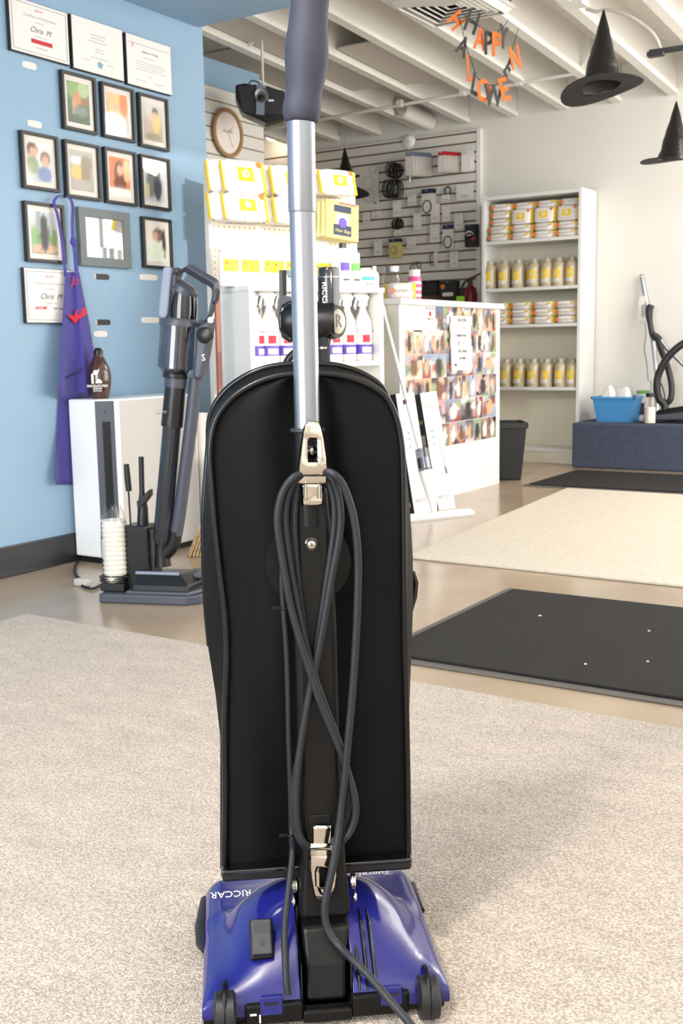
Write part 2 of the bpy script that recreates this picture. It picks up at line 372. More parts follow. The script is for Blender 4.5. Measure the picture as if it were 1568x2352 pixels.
# flat panels laid between the left-hand joists, near the back
for (x0, x1, ya, yb) in ((-4.015, -3.634, 4.9, 6.5), (-4.39, -4.015, 4.6, 5.35), (-4.39, -4.015, 5.38, 6.5), (-4.77, -4.39, 5.2, 6.6), (-3.634, -3.286, 5.7, 6.55)):
    q = MB(); x0 += .024; x1 -= .024
    q.hexa([(x0, ya, ceilz(ya) + .04), (x1, ya, ceilz(ya) + .04), (x1, yb, ceilz(yb) + .04), (x0, yb, ceilz(yb) + .04), (x0, ya, ceilz(ya) + .055), (x1, ya, ceilz(ya) + .055), (x1, yb, ceilz(yb) + .055), (x0, yb, ceilz(yb) + .055)])
    q.build('panel', 'grey_panel', ceiling, world=True, bevel=.004, seg=1)
for (i, yy) in ((5, 4.75), (6, 4.95), (7, 5.35), (8, 5.2), (4, 4.6)):   # crossed bridging between joists
    if i + 1 >= len(JX): continue
    xa, xb = JX[i], JX[i + 1]
    MB().tube([(xa, yy, ceilz(yy) + .02), (xb, yy + .01, ceilz(yy) + .22)], .016, 6).build('brace', 'joist_paint', ceiling, world=True)
    MB().tube([(xb, yy, ceilz(yy) + .02), (xa, yy - .03, ceilz(yy) + .22)], .016, 6).build('brace', 'joist_paint', ceiling, world=True)
# slatted display wall at the back, right end at x = -3.565
SY = YB - .02
zs0 = plane(1091, 394.8, 1, SY).z; dz = (plane(1091, 394.8, 1, SY).z - plane(1091, 640.6, 1, SY).z) / 11
xr_ = plane(1096, 450, 1, SY).x; xl_ = XFAR + .01
slat = thing('trim_2', None, None, (xl_, SY, 0)); slat['kind'] = 'structure'
bx('backing', (xl_, SY + .002, .3), (xr_, YB, zs0 + 4.3 * dz), 'groove', slat, world=True)
ztop = zs0 + 4.3 * dz; zz = zs0 - 12 * dz
while zz < ztop - .02:
    bx('slat', (xl_, SY - .012, zz + .006), (xr_, SY + .004, min(zz + dz - .005, ztop)), 'slat_white', slat, world=True, bevel=.003, seg=1); zz += dz
bx('edge_strip', (xr_, SY - .016, .3), (xr_ + .03, YB, ztop), 'white_laminate', slat, world=True)
# slatted panel on the recess wall, under the blue strip
sl2 = thing('trim_3', None, None, (XREC, 4.4, 0)); sl2['kind'] = 'structure'
zt = plane(540, 215, 0, XREC + .02).z
bx('backing', (XREC, 4.4, .3), (XREC + .01, RY1, zt), 'groove', sl2, world=True)
z = zt
while z > 1.2:
    bx('slat', (XREC + .004, 4.4, z - .071), (XREC + .022, RY1, z), 'slat_white', sl2, world=True, bevel=.003, seg=1); z -= .0765
# ================================================================ rugs and mats
def slab(name, pts, h, material, label, cat, **k):
    c = sum((Vector((p[0], p[1], 0)) for p in pts), Vector()) / len(pts)
    q = MB().prism([Vector((p[0], p[1], .0005)) for p in pts], (0, 0, h)); return q.build(name, material, label=label, cat=cat, org=c, **k)
slab('area_rug', [(-2.66, 2.31), (-2.66, -1.6), (1.0, -1.6), (1.0, 2.24)], .006, 'beige_pile', 'large beige pile carpet under the black upright vacuum', 'rug', bevel=.003)
slab('area_rug', [(-2.06, 3.68), (1.0, 3.60), (1.0, 5.86), (-2.24, 5.90)], .01, 'cream_rug', 'cream woven rug between the two black door mats', 'rug', bevel=.004)
def doormat(x0, y0, x1, y1, label):
    t = thing('door_mat', label, 'mat', (x0, y0, 0), 0, 'black door mats')
    MB().box((x0, y0, .0005), (x1, y1, .006)).build('border', 'mat_border', t, world=True, bevel=.003)
    MB().box((x0 + .03, y0 + .03, .004), (x1 - .03, y1 - .03, .013)).build('pile', 'black_mat', t, world=True, bevel=.004)
    return t
m1 = doormat(-1.48, 2.42, .6, 3.36, 'large black door mat with grey rubber edge nearest the vacuum')
doormat(-2.53, 5.94, .5, 6.8, 'far black door mat in front of the carpeted platform')
for i, (px, py) in enumerate(((1240, 1414), (1490, 1449), (1487, 1519), (1344, 1525))):
    p = ground(px, py, .014); MB().ball(p, .004, 7, 4, (1.6 if i == 0 else 1, 1, .5)).build('lint', 'paper', m1, world=True)
# carpeted platform
bx('carpeted_platform', (-2.627, 7.0, 0), (.6, YB - .01, .3), 'slate_carpet', label='low platform covered in slate blue carpet along the back wall', cat='platform', bevel=.012)
# ================================================================ blue wall: certificates, photographs, apron
WX = XL_
def onl(px, py, off=0): return plane(px, py, 0, WX + off)
def rect(x0, y0, x1, y1, off=0):
    a, b = onl(x0, y0, off), onl(x1, y1, off); return a.y, b.y, b.z, a.z      # y0, y1, z0, z1
YD, ZU = Vector((0, 1, 0)), Vector((0, 0, 1))
def certificate(px, label, design):
    y0, y1, z0, z1 = rect(*px); t = thing('certificate_plaque', label, 'certificate', (WX, (y0 + y1) / 2, z0), 0, 'certificates on the blue wall')
    bx('backing', (WX, y0, z0), (WX + .017, y1, z1), 'black_frame', t, world=True, bevel=.002)
    pp_ = bx('paper', (WX + .0165, y0 + .003, z0 + .003), (WX + .0185, y1 - .002, z1 - .002), 'paper', t, world=True)
    w, h, X = y1 - y0, z1 - z0, WX + .0187
    def T(s, u, v, sz, m, **k): text('lettering', s, sz * h, m, pp_, (X, y0 + u * w, z0 + v * h), YD, ZU, world=True, **k)
    if design in 'ad':
        q = MB()
        for (a, b, c, d) in ((.04, .06, .96, .066), (.04, .934, .96, .94), (.04, .06, .046, .94), (.954, .06, .96, .94)): q.box((X - .0004, y0 + a * w, z0 + b * h), (X + .0002, y0 + c * w, z0 + d * h))
        q.build('border_line', 'ink', pp_, world=True)
        T('Janome', .5, .86, .07, 'pink_print'); T('Certificate of Achievement', .5, .73, .075, 'grey_ink', shear=.2); T('awarded this day to', .5, .63, .03, 'grey_ink')
        T('Chris  M', .5, .49, .15, 'ink', shear=.45); T('for completing the course', .5, .37, .03, 'grey_ink')
        if design == 'a':
            bx('red_bar', (X - .0004, y0 + .34 * w, z0 + .24 * h), (X + .0003, y0 + .7 * w, z0 + .32 * h), 'red_print', pp_, world=True)
            T('JANOME  HMC', .52, .28, .05, 'white_ink'); T('Brentwood', .52, .17, .06, 'grey_ink')
        else: T('JANOME', .3, .28, .075, 'red_print', bold=.0004); T('HMC QUILTMAKER', .72, .275, .05, 'ink')
    elif design == 'b':
        for v, u, ww in ((.72, .5, .3), (.66, .5, .28), (.6, .5, .36), (.47, .52, .14), (.42, .52, .18), (.3, .52, .36), (.22, .25, .12), (.22, .72, .14)):
            bx('print_line', (X - .0004, y0 + (u - ww / 2) * w, z0 + v * h), (X + .0003, y0 + (u + ww / 2) * w, z0 + (v + .012) * h), 'grey_ink', pp_, world=True)
        c = Vector((X, y0 + .52 * w, z0 + .19 * h)); R = .055 * h
        MB().prism([c + Vector((0, math.sin(a) * R * r * 1.2, math.cos(a) * R * r)) for a, r in [(k * math.pi / 5, 1.5 if k % 2 == 0 else .9) for k in range(10)]], (.0004, 0, 0)).build('emblem', 'teal_print', pp_, world=True)
        T('*', .52, .16, .1, 'navy')
    else:
        bx('top_band', (X - .0004, y0 + .04 * w, z0 + .84 * h), (X + .0003, y0 + .97 * w, z0 + .852 * h), 'grey_ink', pp_, world=True)
        T('8', .14, .8, .12, 'pink_print'); T('Diploma of Training', .52, .72, .06, 'ink', shear=.3)
        for v, u, ww in ((.6, .5, .28), (.5, .52, .64), (.45, .52, .66), (.4, .5, .6), (.35, .54, .68), (.24, .5, .1), (.14, .3, .22), (.14, .7, .22)):
            bx('print_line', (X - .0004, y0 + (u - ww / 2) * w, z0 + v * h), (X + .0003, y0 + (u + ww / 2) * w, z0 + (v + .01) * h), 'grey_ink', pp_, world=True)
certificate((10, -12, 153, 153), 'white certificate with red bar at the top left of the blue wall', 'a')
certificate((154, 32, 278, 190), 'white certificate with small star emblem, middle of the top row', 'b')
certificate((280, 75, 388, 222), 'cream certificate with small red mark, right end of the top row', 'c')
certificate((46, 614, 168, 744), 'white bordered certificate partly hidden behind the purple apron', 'd')
def framed(px, label, blobs, bg, fm='black_frame', wide=.0115, matw=.022, mirror=False):
    y0, y1, z0, z1 = rect(*px); name = 'wall_mirror' if mirror else 'picture_frame'
    t = thing(name, label, 'mirror' if mirror else 'framed photo', (WX, (y0 + y1) / 2, z0), 0, None if mirror else 'framed photos on the blue wall')
    q = MB(); d = .02
    o = [(y0, z0), (y1, z0), (y1, z1), (y0, z1)]; i = [(y0 + wide, z0 + wide), (y1 - wide, z0 + wide), (y1 - wide, z1 - wide), (y0 + wide, z1 - wide)]
    q.loft([[(WX, *p) for p in o], [(WX + d, *p) for p in o], [(WX + d, *p) for p in i], [(WX + .008, *p) for p in i]], cap=False)
    q.build('frame', fm, t, world=True, bevel=.0015)
    a, b, c, e = y0 + wide - .002, y1 - wide + .002, z0 + wide - .002, z1 - wide + .002
    if mirror:
        bx('mirror_glass', (WX + .004, a, c), (WX + .012, b, e), 'mirror', t, world=True); return t
    mb_ = bx('mat_board', (WX + .003, a, c), (WX + .0085, b, e), 'mat_board', t, world=True)
    a += matw; b -= matw; c += matw; e -= matw
    picture('photo', mb_, (WX + .009, a, c), (0, b - a, 0), (0, 0, e - c), blobs, bg, (12, 16), world=True)
    MB()._add([(WX + .0125, a - matw, c - matw), (WX + .0125, b + matw, c - matw), (WX + .0125, b + matw, e + matw), (WX + .0125, a - matw, e + matw)], [(0, 1, 2, 3)]).build('pane', 'pane', t, world=True)
    return t
GR, DG, SK, HR, OR, WH, BK, YE, BL, TN = (96, 140, 70), (58, 84, 62), (222, 170, 140), (104, 62, 40), (232, 120, 56), (240, 238, 232), (40, 38, 44), (222, 190, 110), (120, 140, 180), (190, 160, 130)
framed((133, 160, 218, 312), 'framed photo of an orange animal among green leaves, first of the three-photo row', [(.3, .8, .35, .2, (130, 160, 90)), (.75, .85, .25, .2, (170, 190, 140)), (.45, .6, .2, .16, (200, 130, 80)), (.3, .4, .12, .2, (190, 150, 120)), (.6, .3, .3, .12, (120, 130, 120)), (.8, .55, .15, .1, (150, 90, 70))], (DG, GR))
framed((225, 187, 305, 330), 'framed photo of a blonde person on orange, middle of the three-photo row', [(.45, .55, .3, .38, YE), (.45, .62, .15, .16, SK), (.8, .75, .2, .3, OR), (.15, .12, .25, .2, BK), (.8, .1, .25, .2, BK), (.45, .15, .16, .25, (210, 150, 120))], ((180, 130, 100), (236, 190, 150)))
framed((311, 212, 383, 350), 'framed photo of a person in yellow outdoors, right of the three-photo row', [(.65, .5, .25, .3, YE), (.62, .8, .16, .1, (70, 60, 58)), (.6, .7, .12, .1, SK), (.25, .3, .25, .3, (190, 170, 165)), (.5, .12, .4, .1, (150, 140, 110))], ((170, 160, 140), (206, 206, 200)))
framed((40, 299, 132, 444), 'framed photo pair of two people on white, leftmost of the four-photo row', [(.2, .8, .22, .18, (110, 80, 72)), (.25, .72, .16, .14, SK), (.2, .4, .25, .22, (150, 165, 130)), (.75, .62, .2, .18, (140, 100, 96)), (.75, .55, .14, .14, SK), (.7, .2, .3, .2, BL)], ((190, 196, 200), WH))
framed((140, 320, 227, 464), 'framed photo of a grey and tan animal group, second of the four-photo row', [(.3, .75, .3, .1, WH), (.7, .7, .25, .2, (150, 140, 124)), (.3, .45, .25, .2, YE), (.65, .4, .2, .25, (150, 130, 112)), (.45, .15, .4, .15, (176, 168, 160))], ((170, 160, 148), (186, 186, 176)))
framed((232, 337, 310, 476), 'framed photo of a brown-haired person on bright orange, third of the four-photo row', [(.5, .62, .26, .3, HR), (.5, .68, .13, .14, SK), (.5, .35, .3, .18, (120, 60, 50)), (.85, .7, .2, .3, (240, 196, 150)), (.5, .08, .7, .16, WH)], ((226, 140, 100), OR))
framed((315, 354, 387, 486), 'framed photo of a dark silhouetted person, rightmost of the four-photo row', [(.3, .5, .22, .4, (120, 124, 120)), (.65, .4, .2, .36, (66, 70, 86)), (.65, .78, .12, .12, (80, 70, 72)), (.1, .3, .1, .2, (206, 200, 140))], ((200, 200, 204), (226, 228, 230)))
framed((48, 461, 146, 607), 'framed photo of a black dog on a woodland path, left of the apron', [(.15, .4, .2, .22, (110, 160, 80)), (.85, .4, .2, .2, (120, 150, 90)), (.5, .12, .45, .12, (206, 170, 140)), (.5, .5, .16, .42, BK), (.3, .75, .08, .3, (150, 160, 160)), (.75, .75, .08, .3, (170, 176, 176))], ((150, 140, 120), (196, 206, 216)))
framed((320, 497, 391, 620), 'framed photo of a person by a pale green field, right of the grey mirror', [(.6, .75, .3, .18, (120, 100, 90)), (.45, .7, .14, .12, SK), (.9, .5, .1, .4, (70, 62, 60)), (.4, .25, .5, .2, (226, 236, 214))], ((240, 244, 232), (226, 216, 206)))
framed((172, 475, 295, 618), 'square mirror in wide grey frame beside the apron strap', None, None, 'grey_frame', .034, mirror=True)
for (px, py, w, m, lab) in ((70, 148, 26, 'off_white', 'white adhesive strip stuck on blue wall just under the top left certificate'), (82, 283, 26, 'off_white', 'white adhesive strip above the leftmost photo of the four-photo row'),
        (343, 636, 36, 'off_white', 'white adhesive strip under the right-hand photo beside the mirror'), (347, 735, 36, 'off_white', 'white adhesive strip left of the stick vacuum canister'),
        (235, 635, 30, 'black_frame', 'upper black adhesive strip under the grey mirror'), (238, 740, 30, 'black_frame', 'lower black adhesive strip on bare blue wall'),
        (233, 767, 25, 'off_white', 'short white adhesive strip just below the lower black strip'), (247, 884, 16, 'off_white', 'small white adhesive strip beside the syrup bottle')):
    a, b = onl(px - w / 2, py), onl(px + w / 2, py); h = .011 if m == 'black_frame' else .012
    t = thing('adhesive_strip', lab, 'adhesive strip', (WX, a.y, a.z - h), 0, 'adhesive strips on the blue wall')
    q = MB(); n = 6; r = h
    pts = [(WX, b.y - r + math.cos(k) * r, a.z + math.sin(k) * r) for k in [(-math.pi / 2) + math.pi * i / n for i in range(n + 1)]] + [(WX, a.y, a.z + r), (WX, a.y, a.z - r)]
    q.prism(pts, (.0025, 0, 0)).build('strip', m, t, world=True)
    bx('pull_tab', (WX, a.y - .012, a.z - h * .8), (WX + .0015, a.y, a.z + h * .8), 'grey_and_shade' if m == 'black_frame' else 'paper', t, world=True)
# apron on its hook
ap = thing('apron', 'purple cloth apron with red lettering hanging by its neck strap', 'apron', onl(150, 1113))
PUZ = plane(152, 917, 1, 3.03).z
rows = [(625, 150, 182, .03), (680, 147, 192, .035), (740, 143, 205, .04), (800, 141, 215, .045), (860, 137, 228, .05), (920, 134, 238, .05), (980, 131, 232, .05), (1040, 129, 222, .05), (1100, 127, 214, .048), (1113, 130, 210, .046)]
def apr(py, u, lift=0):
    for (a, b) in zip(rows, rows[1:]):
        if a[0] <= py <= b[0]:
            t = (py - a[0]) / (b[0] - a[0]); l, r, o = [a[k] + (b[k] - a[k]) * t for k in (1, 2, 3)]; break
    k = (py - 625) / 488
    off = o + (.006 + .016 * k) * math.sin(u * 9.5 + .6 + k * 1.5) + .008 * math.sin(u * 21 + 2 * k) * k
    p = onl(l + (r - l) * u, py, 0)
    if p.z < PUZ + .02: k2 = min(1, max(0, (p.y - 2.93) / .05)); off = off * (1 - k2) + .006 * k2
    return onl(l + (r - l) * u, py, off + lift)
q = MB(); NU = 26; py_ = [625 + 488 * i / 30 for i in range(31)]
q.loft([[apr(p, j / NU) for j in range(NU + 1)] for p in py_], cap=False, closed=False)
o = ab_ = q.build('apron_body', 'purple_cloth', ap, world=True, smooth=60); s_ = o.modifiers.new('t', 'SOLIDIFY'); s_.thickness = .002
def strap(px, off, w=.008):
    pts = grow([onl(a, b, off + .004 * math.sin(i)) for i, (a, b) in enumerate(px)], 5)
    q = MB(); q.loft([[p + Vector((0, -w, 0)), p + Vector((.002, 0, 0)), p + Vector((0, w, 0)), p + Vector((-.002, 0, 0))] for p in pts]); return q
strap([(151, 635), (147, 600), (143, 560), (137, 520), (131, 490), (124, 470), (126, 458), (136, 449), (150, 449), (162, 458), (167, 475), (166, 510), (167, 545)], .03).build('neck_strap', 'purple_cloth', ap, world=True, smooth=50)
strap([(167, 545), (172, 580), (176, 628)], .034, .011).build('neck_strap', 'purple_cloth', ap, world=True, smooth=50)
MB().ball(onl(169, 556, .036), .016, 10, 6, (.7, 1, 1.1)).build('knot', 'purple_cloth', ap, world=True, smooth=60)
MB().tube([onl(148, 452, 0), onl(148, 452, .03), onl(148, 448, .036)], .004, 6).build('hook', 'black_rubber', ap, world=True)
p = apr(645, .62, .008); text('lettering', 'Jo', .045, 'red_print', ab_, p, YD, ZU, shear=.3, world=True)
q = MB(); fl = lambda u, py: apr(py, u, .009)
q.prism([fl(.14, 722), fl(.45, 726), fl(.55, 712), fl(.95, 706), fl(.98, 722), fl(.6, 734), fl(.5, 744), fl(.46, 742)], (.001, 0, 0)); q.build('emblem', 'red_print', ab_, world=True)
MB().tube([apr(868, .14, .003), apr(858, .35, .003), apr(845, .6, .003)], .0025, 5).build('pocket_seam', 'navy', ab_, world=True)
# ================================================================ air purifier, syrup bottle
zt = plane(152, 917, 1, 3.03).z
x0, x1, xs = -3.187, -3.045, -2.985; ye = plane(452, 960, 0, xs).y
pu = thing('air_purifier', 'tall white air purifier box standing against the blue wall', 'air purifier', (x0, 3.03, 0))
q = MB().prism([(x0, 3.03, .025), (x1, 3.03, .025), (xs, 3.075, .025), (xs, ye, .025), (x0, ye, .025)], (0, 0, zt - .025)); q.build('housing', 'white_plastic', pu, world=True, bevel=.008, seg=3)
d = Vector((xs - x1, .045, 0)); nrm = Vector((d.y, -d.x, 0)).normalized()
q = MB(); a = Vector((x1, 3.03, 0)) + d * .02; b = a + d * .96
q.prism([a + Vector((0, 0, .1)) , b + Vector((0, 0, .1)), b + Vector((0, 0, zt - .006)), a + Vector((0, 0, zt - .006))], nrm * .003); cs_ = q.build('corner_strip', 'slate_plastic', pu, world=True, bevel=.001)
a = Vector((x1, 3.03, 0)) + d * .36; b = a + d * .4
MB().prism([a + Vector((0, 0, .12)), b + Vector((0, 0, .12)), b + Vector((0, 0, zt - .085)), a + Vector((0, 0, zt - .085))], nrm * .0045).build('air_slot', 'neck_black', cs_, world=True)
MB().lathe([(.004, 0), (.004, .001)], Vector((x1, 3.03, zt - .05)) + d * .5 + nrm * .0035, tuple(nrm), 10).build('status_light', 'gloss_black', cs_, world=True)
bx('side_panel', (xs - .004, 3.1, .03), (xs + .002, ye - .01, zt - .006), 'grey_and_shade', pu, world=True, bevel=.002)  # dimmer side of the white box, its shade put into the grey
bx('base', (x0 + .01, 3.045, 0), (xs - .015, ye - .01, .028), 'black_rubber', pu, world=True)
bo = onl(208, 905, 0); sb = plane(208, 914, 2, zt); sb = Vector((-3.095, 3.115, zt))
SBF = Frame(sb, CAMANG)
t = thing('syrup_bottle', 'brown chocolate syrup bottle with dark cap on top of the air purifier', 'bottle', sb, CAMANG)
hh = SBF.P(208, 799, 0).z
prof = [(.0, .0), (.030, .001), (.033, .01), (.040, .045), (.042, .08), (.037, .11), (.026, .135), (.018, .15), (.016, .158)]
k = hh / .182
sb_ = MB().lathe([(r * k, h * k) for r, h in prof], n=24).build('bottle_body', 'syrup', t, smooth=50)
MB().lathe([(.0, .156 * k), (.0165 * k, .156 * k), (.0165 * k, .172 * k), (.012 * k, .176 * k), (.011 * k, .182 * k), (0, .182 * k)], n=16).build('cap', 'satin_black', t, smooth=40)
for s_, z_, sz in (('CHOCOLATE SYRUP', .046, .0115), ('GENUINE FLAVOR', .037, .0055), ('NET WT 24 OZ', .029, .006)):
    text('lettering', s_, sz * k, 'white_ink', sb_, (0, -.0425 * k, z_ * k), (1, 0, 0), (0, 0, 1), sx=.72, bold=.0003)
q = MB().box((-.020 * k, -.0425 * k, .055 * k), (-.012 * k, -.0415 * k, .09 * k)); q.build('label_glass', 'white_ink', sb_)
MB().lathe([(.009 * k, 0), (.009 * k, .001)], (-.004 * k, -.0412 * k, .094 * k), (0, -1, 0), 12).build('label_scoop', 'white_ink', sb_)
MB().prism([(.006 * k + .012 * k * math.cos(a), -.0425 * k, .056 * k + .015 * k * math.sin(a)) for a in [math.pi * i / 8 for i in range(9)]], (0, .001, 0)).build('label_scoop', 'white_ink', sb_)
# cord and plug on the floor, leaning board
pts = grow([ground(p, q_, .006) for p, q_ in ((180, 1288), (173, 1300), (173, 1318), (184, 1330), (189, 1346))], 5)
t = thing('power_cord', 'thin dark power cord with grey plug on the floor by the purifier', 'cord', ground(189, 1346))
MB().tube(pts, .005, 6).build('cable', 'cord', t, world=True, smooth=60)
pts = grow([ground(p, q_, .006) for p, q_ in ((192, 1347), (210, 1352), (225, 1347), (240, 1338))], 5)
MB().tube(pts, .005, 6).build('cable', 'cord', t, world=True, smooth=60)
p = ground(190, 1346); MB().box((p.x - .03, p.y - .016, .001), (p.x + .03, p.y + .016, .026)).build('plug', 'grey_and_shade', t, world=True, bevel=.006)
ya = plane(455, 1240, 0, -3.02).y
q = MB().hexa([(-3.12, ye + .03, 0), (-2.93, ye + .03, 0), (-2.93, ye + .055, 0), (-3.12, ye + .055, 0), (-3.15, ye + .03, .56), (-2.96, ye + .03, .56), (-2.96, ye + .055, .56), (-3.15, ye + .055, .56)])
q.build('leaning_board', 'off_white', label='narrow cream board standing just behind the air purifier', cat='board', bevel=.002)
# ================================================================ stick vacuum in its dock
SF = Frame(((-2.582 - 2.276) / 2, (2.544 + 2.653) / 2), math.radians(20))
sv = fthing('stick_vacuum', 'slate and black stick vacuum standing in its floor dock', 'stick vacuum', SF)
P = SF.P
def pl(pts, ly): return [P(a, b, ly) for a, b in pts]
xl, xr = P(227, 1385).x, P(440, 1393).x
dk = MB(); dk.prism([(xl, 0, .0), (xr - .02, 0, .0), (xr + .02, .03, .0), (xr + .035, .08, 0), (xr + .035, .24, 0), (xl, .24, 0)], (0, 0, .032)); dk.build('dock_tray', 'slate_plastic', sv, bevel=.006)
q = MB().prism([(xl + .095, -.002 + .004, .03), (xr - .012, .004, .03), (xr + .03, .09, .03), (xr + .03, .235, .03), (xl + .095, .235, .03)], (0, 0, .014)); q.build('dock_rim', 'slate_plastic', sv, bevel=.005)
# floor head lying in the dock
a, b = P(303, 1352, .02), P(428, 1356, .02); c, d_ = P(316, 1308, .05), P(414, 1313, .05)
q = MB(); q.loft([[Vector((a.x, .01, .04)), Vector((b.x + .01, .01, .04)), Vector((b.x + .03, .2, .04)), Vector((a.x + .01, .2, .04))],
                  [Vector((a.x + .004, .012, .062)), Vector((b.x + .008, .012, .062)), Vector((b.x + .028, .2, .062)), Vector((a.x + .012, .2, .062))],
                  [Vector((c.x, .04, .098)), Vector((d_.x, .04, .098)), Vector((d_.x + .03, .18, .085)), Vector((c.x + .02, .18, .085))]])
q.build('floor_head', 'satin_black', sv, bevel=.006, seg=3)
MB().tube([(c.x, .036, .098), (d_.x, .036, .098)], .006, 8).build('head_trim', 'slate_light', sv, smooth=60)
q = MB().box((d_.x - .01, .1, .07), (d_.x + .06, .2, .085)); q.build('head_latch', 'slate_plastic', sv, bevel=.004)
# neck and tube
p0, p1, p2 = P(374, 1300, .1), P(372, 1245, .1), P(405, 862, .1)
MB().tube([p0, P(372, 1268, .1), p1], [.028, .024, .024], 14).build('neck_joint', 'satin_black', sv, smooth=40)
MB().tube([p1, p1 + (p2 - p1) * .03, p1 + (p2 - p1) * .08, p1 + (p2 - p1) * .72], [.026, .031, .031, .031], 16).build('wand', 'dark_tint', sv, smooth=40)
MB().tube([p1 + (p2 - p1) * .70, p1 + (p2 - p1) * .72, p1 + (p2 - p1) * .93], [.036, .036, .034], 16).build('wand_sleeve', 'satin_black', sv, smooth=40)
MB().tube([p1 + (p2 - p1) * .93, p1 + (p2 - p1) * .99], [.037, .037], 16).build('wand_collar', 'slate_plastic', sv, smooth=40)
q = MB(); e = P(368, 945, .07); q.box((e.x - .006, e.y - .02, e.z - .008), (e.x + .03, e.y + .02, e.z + .003)); q.build('release_clip', 'clear_plastic', sv)
# dust canister, motor body, filter cap
c0, c1 = P(403, 862, .1), P(410, 745, .1)
r_ = (P(445, 800, .1).x - P(366, 800, .1).x) / 2
ax = (c1 - c0); u = lambda t: c0 + ax * t
MB().tube([u(-.02), u(.12), u(.14), u(1)], [r_ * .62, r_ * .9, r_, r_], 22).build('canister', 'smoke_plastic', sv, smooth=40); cn_ = [c_ for c_ in sv.children if c_.name.startswith('canister')][-1]
MB().tube([u(.02), u(.15), u(.8), u(.98)], [r_ * .5, r_ * .62, r_ * .62, r_ * .85], 18).build('cyclone_core', 'silver', cn_, smooth=40)
MB().tube([u(-.05), u(.02), u(.06)], [r_ * .7, r_ * .72, r_ * .7], 20).build('canister_cap', 'satin_black', sv, smooth=40)
MB().tube([u(.97), u(1.08), u(1.12)], [r_ * 1.06, r_ * 1.06, r_ * .98], 22).build('canister_ring', 'slate_plastic', sv, smooth=40)
m0, m1 = P(418, 745, .1), P(422, 668, .1); rm = (P(456, 710, .1).x - P(392, 710, .1).x) / 2
MB().tube([m0, m0 + (m1 - m0) * .5, m1], [rm * .98, rm * 1.02, rm * .9], 22).build('motor_body', 'gloss_black', sv, smooth=40)
q = MB(); t1 = P(420, 672, .1); t2 = P(432, 652, .1); q.tube([t1, t1 + (t2 - t1) * .6, t2], [rm * 1.02, rm * .98, rm * .5], 22); q.build('filter_cap', 'slate_plastic', sv, smooth=40)
q = MB(); q.prism(pl([(390, 664), (408, 652), (403, 700), (398, 742), (378, 742), (384, 700)], .06), (0, .05, 0)); q.build('body_cheek', 'slate_plastic', sv, bevel=.006)
def pill(pxs, ly, dy, name, m, bev=.008): MB().prism(pl(pxs, ly), (0, dy, 0)).build(name, m, sv, bevel=bev, seg=3)
pill([(373, 616), (380, 611), (387, 612), (392, 620), (383, 722), (379, 730), (371, 732), (364, 728), (362, 718)], .045, .03, 'battery_pack', 'slate_light', .01)
pill([(389, 632), (405, 626), (404, 650), (396, 745), (380, 745)], .06, .05, 'battery_mount', 'satin_black', .004)
pill([(392, 616), (408, 614), (410, 628), (393, 630)], .07, .04, 'battery_latch', 'soft_black', .004)
# handle loop
hp = grow([P(a, b, .09) for a, b in ((410, 640), (414, 628), (429, 617), (440, 622), (470, 640), (490, 652), (494, 664), (490, 690), (482, 725), (470, 742), (452, 744))], 5)
q = MB(); q.loft([[p + Vector((.004, -.022, .004)), p + Vector((.014, 0, .014)), p + Vector((.004, .022, .004)), p + Vector((-.012, 0, -.012))] for p in hp]); q.build('handle_loop', 'slate_plastic', sv, smooth=50, bevel=.003)
pill([(492, 660), (499, 664), (496, 690), (490, 700), (488, 690)], .075, .03, 'trigger', 'satin_black', .003)
pill([(462, 740), (486, 728), (484, 745), (476, 800), (462, 872), (440, 872), (445, 800), (448, 752)], .07, .055, 'hose_arm', 'slate_plastic', .012)
MB().lathe([(.026, -.004), (.026, .016), (.02, .02)], P(473, 770, .07), (0, -1, 0), 18).build('pivot_knob', 'satin_black', sv, smooth=40)
MB().lathe([(.009, 0), (.009, .012)], P(486, 735, .075), (0, -1, 0), 12).build('button', 'chrome', sv, smooth=40)
rt = grow([P(a, b, .1) for a, b in ((450, 868), (440, 960), (425, 1080), (412, 1180), (404, 1228))], 6)
MB().tube(rt, [.0215] * len(rt), 14).build('rear_tube', 'slate_plastic', sv, smooth=50)
MB().tube(grow([P(a, b, .1) for a, b in ((404, 1220), (400, 1245), (390, 1262), (376, 1276))], 6), .022, 14).build('tube_elbow', 'satin_black', sv, smooth=50)
text('lettering', 'S', .03, 'white_ink', sv, P(467, 822, .065), (1, 0, .0), (.25, 0, 1))
# accessory post, tools
q = MB(); a, b = P(294, 1320, .1), P(346, 1206, .1); q.box((a.x, .07, .03), (b.x, .16, b.z)); q.build('accessory_post', 'satin_black', sv, bevel=.008)
q = MB(); a, b = P(338, 1320, .1), P(360, 1215, .1); q.box((a.x, .09, .06), (b.x, .14, b.z)); q.build('post_bracket', 'soft_black', sv, bevel=.006)
MB().tube([P(300, 1206, .1), P(295, 1127, .1)], .0032, 8).build('cleaning_rod', 'satin_black', sv, smooth=60)
MB().tube([P(296, 1128, .1), P(293, 1100, .1), P(290, 1066, .1)], [.010, .0105, .009], 10).build('rod_grip', 'black_rubber', sv, smooth=40)
q = MB(); q.tube([P(328, 1206, .11), P(328, 1165, .11), P(326, 1130, .11), P(324, 1049, .11)], [.020, .017, .009, .009], 10); q.build('crevice_tool', 'satin_black', sv, smooth=40)
q = MB(); q.prism(pl([(313, 1152), (343, 1124), (344, 1138), (316, 1176)], .09), (0, .03, 0)); q.build('brush_tool', 'black_rubber', sv, bevel=.002)
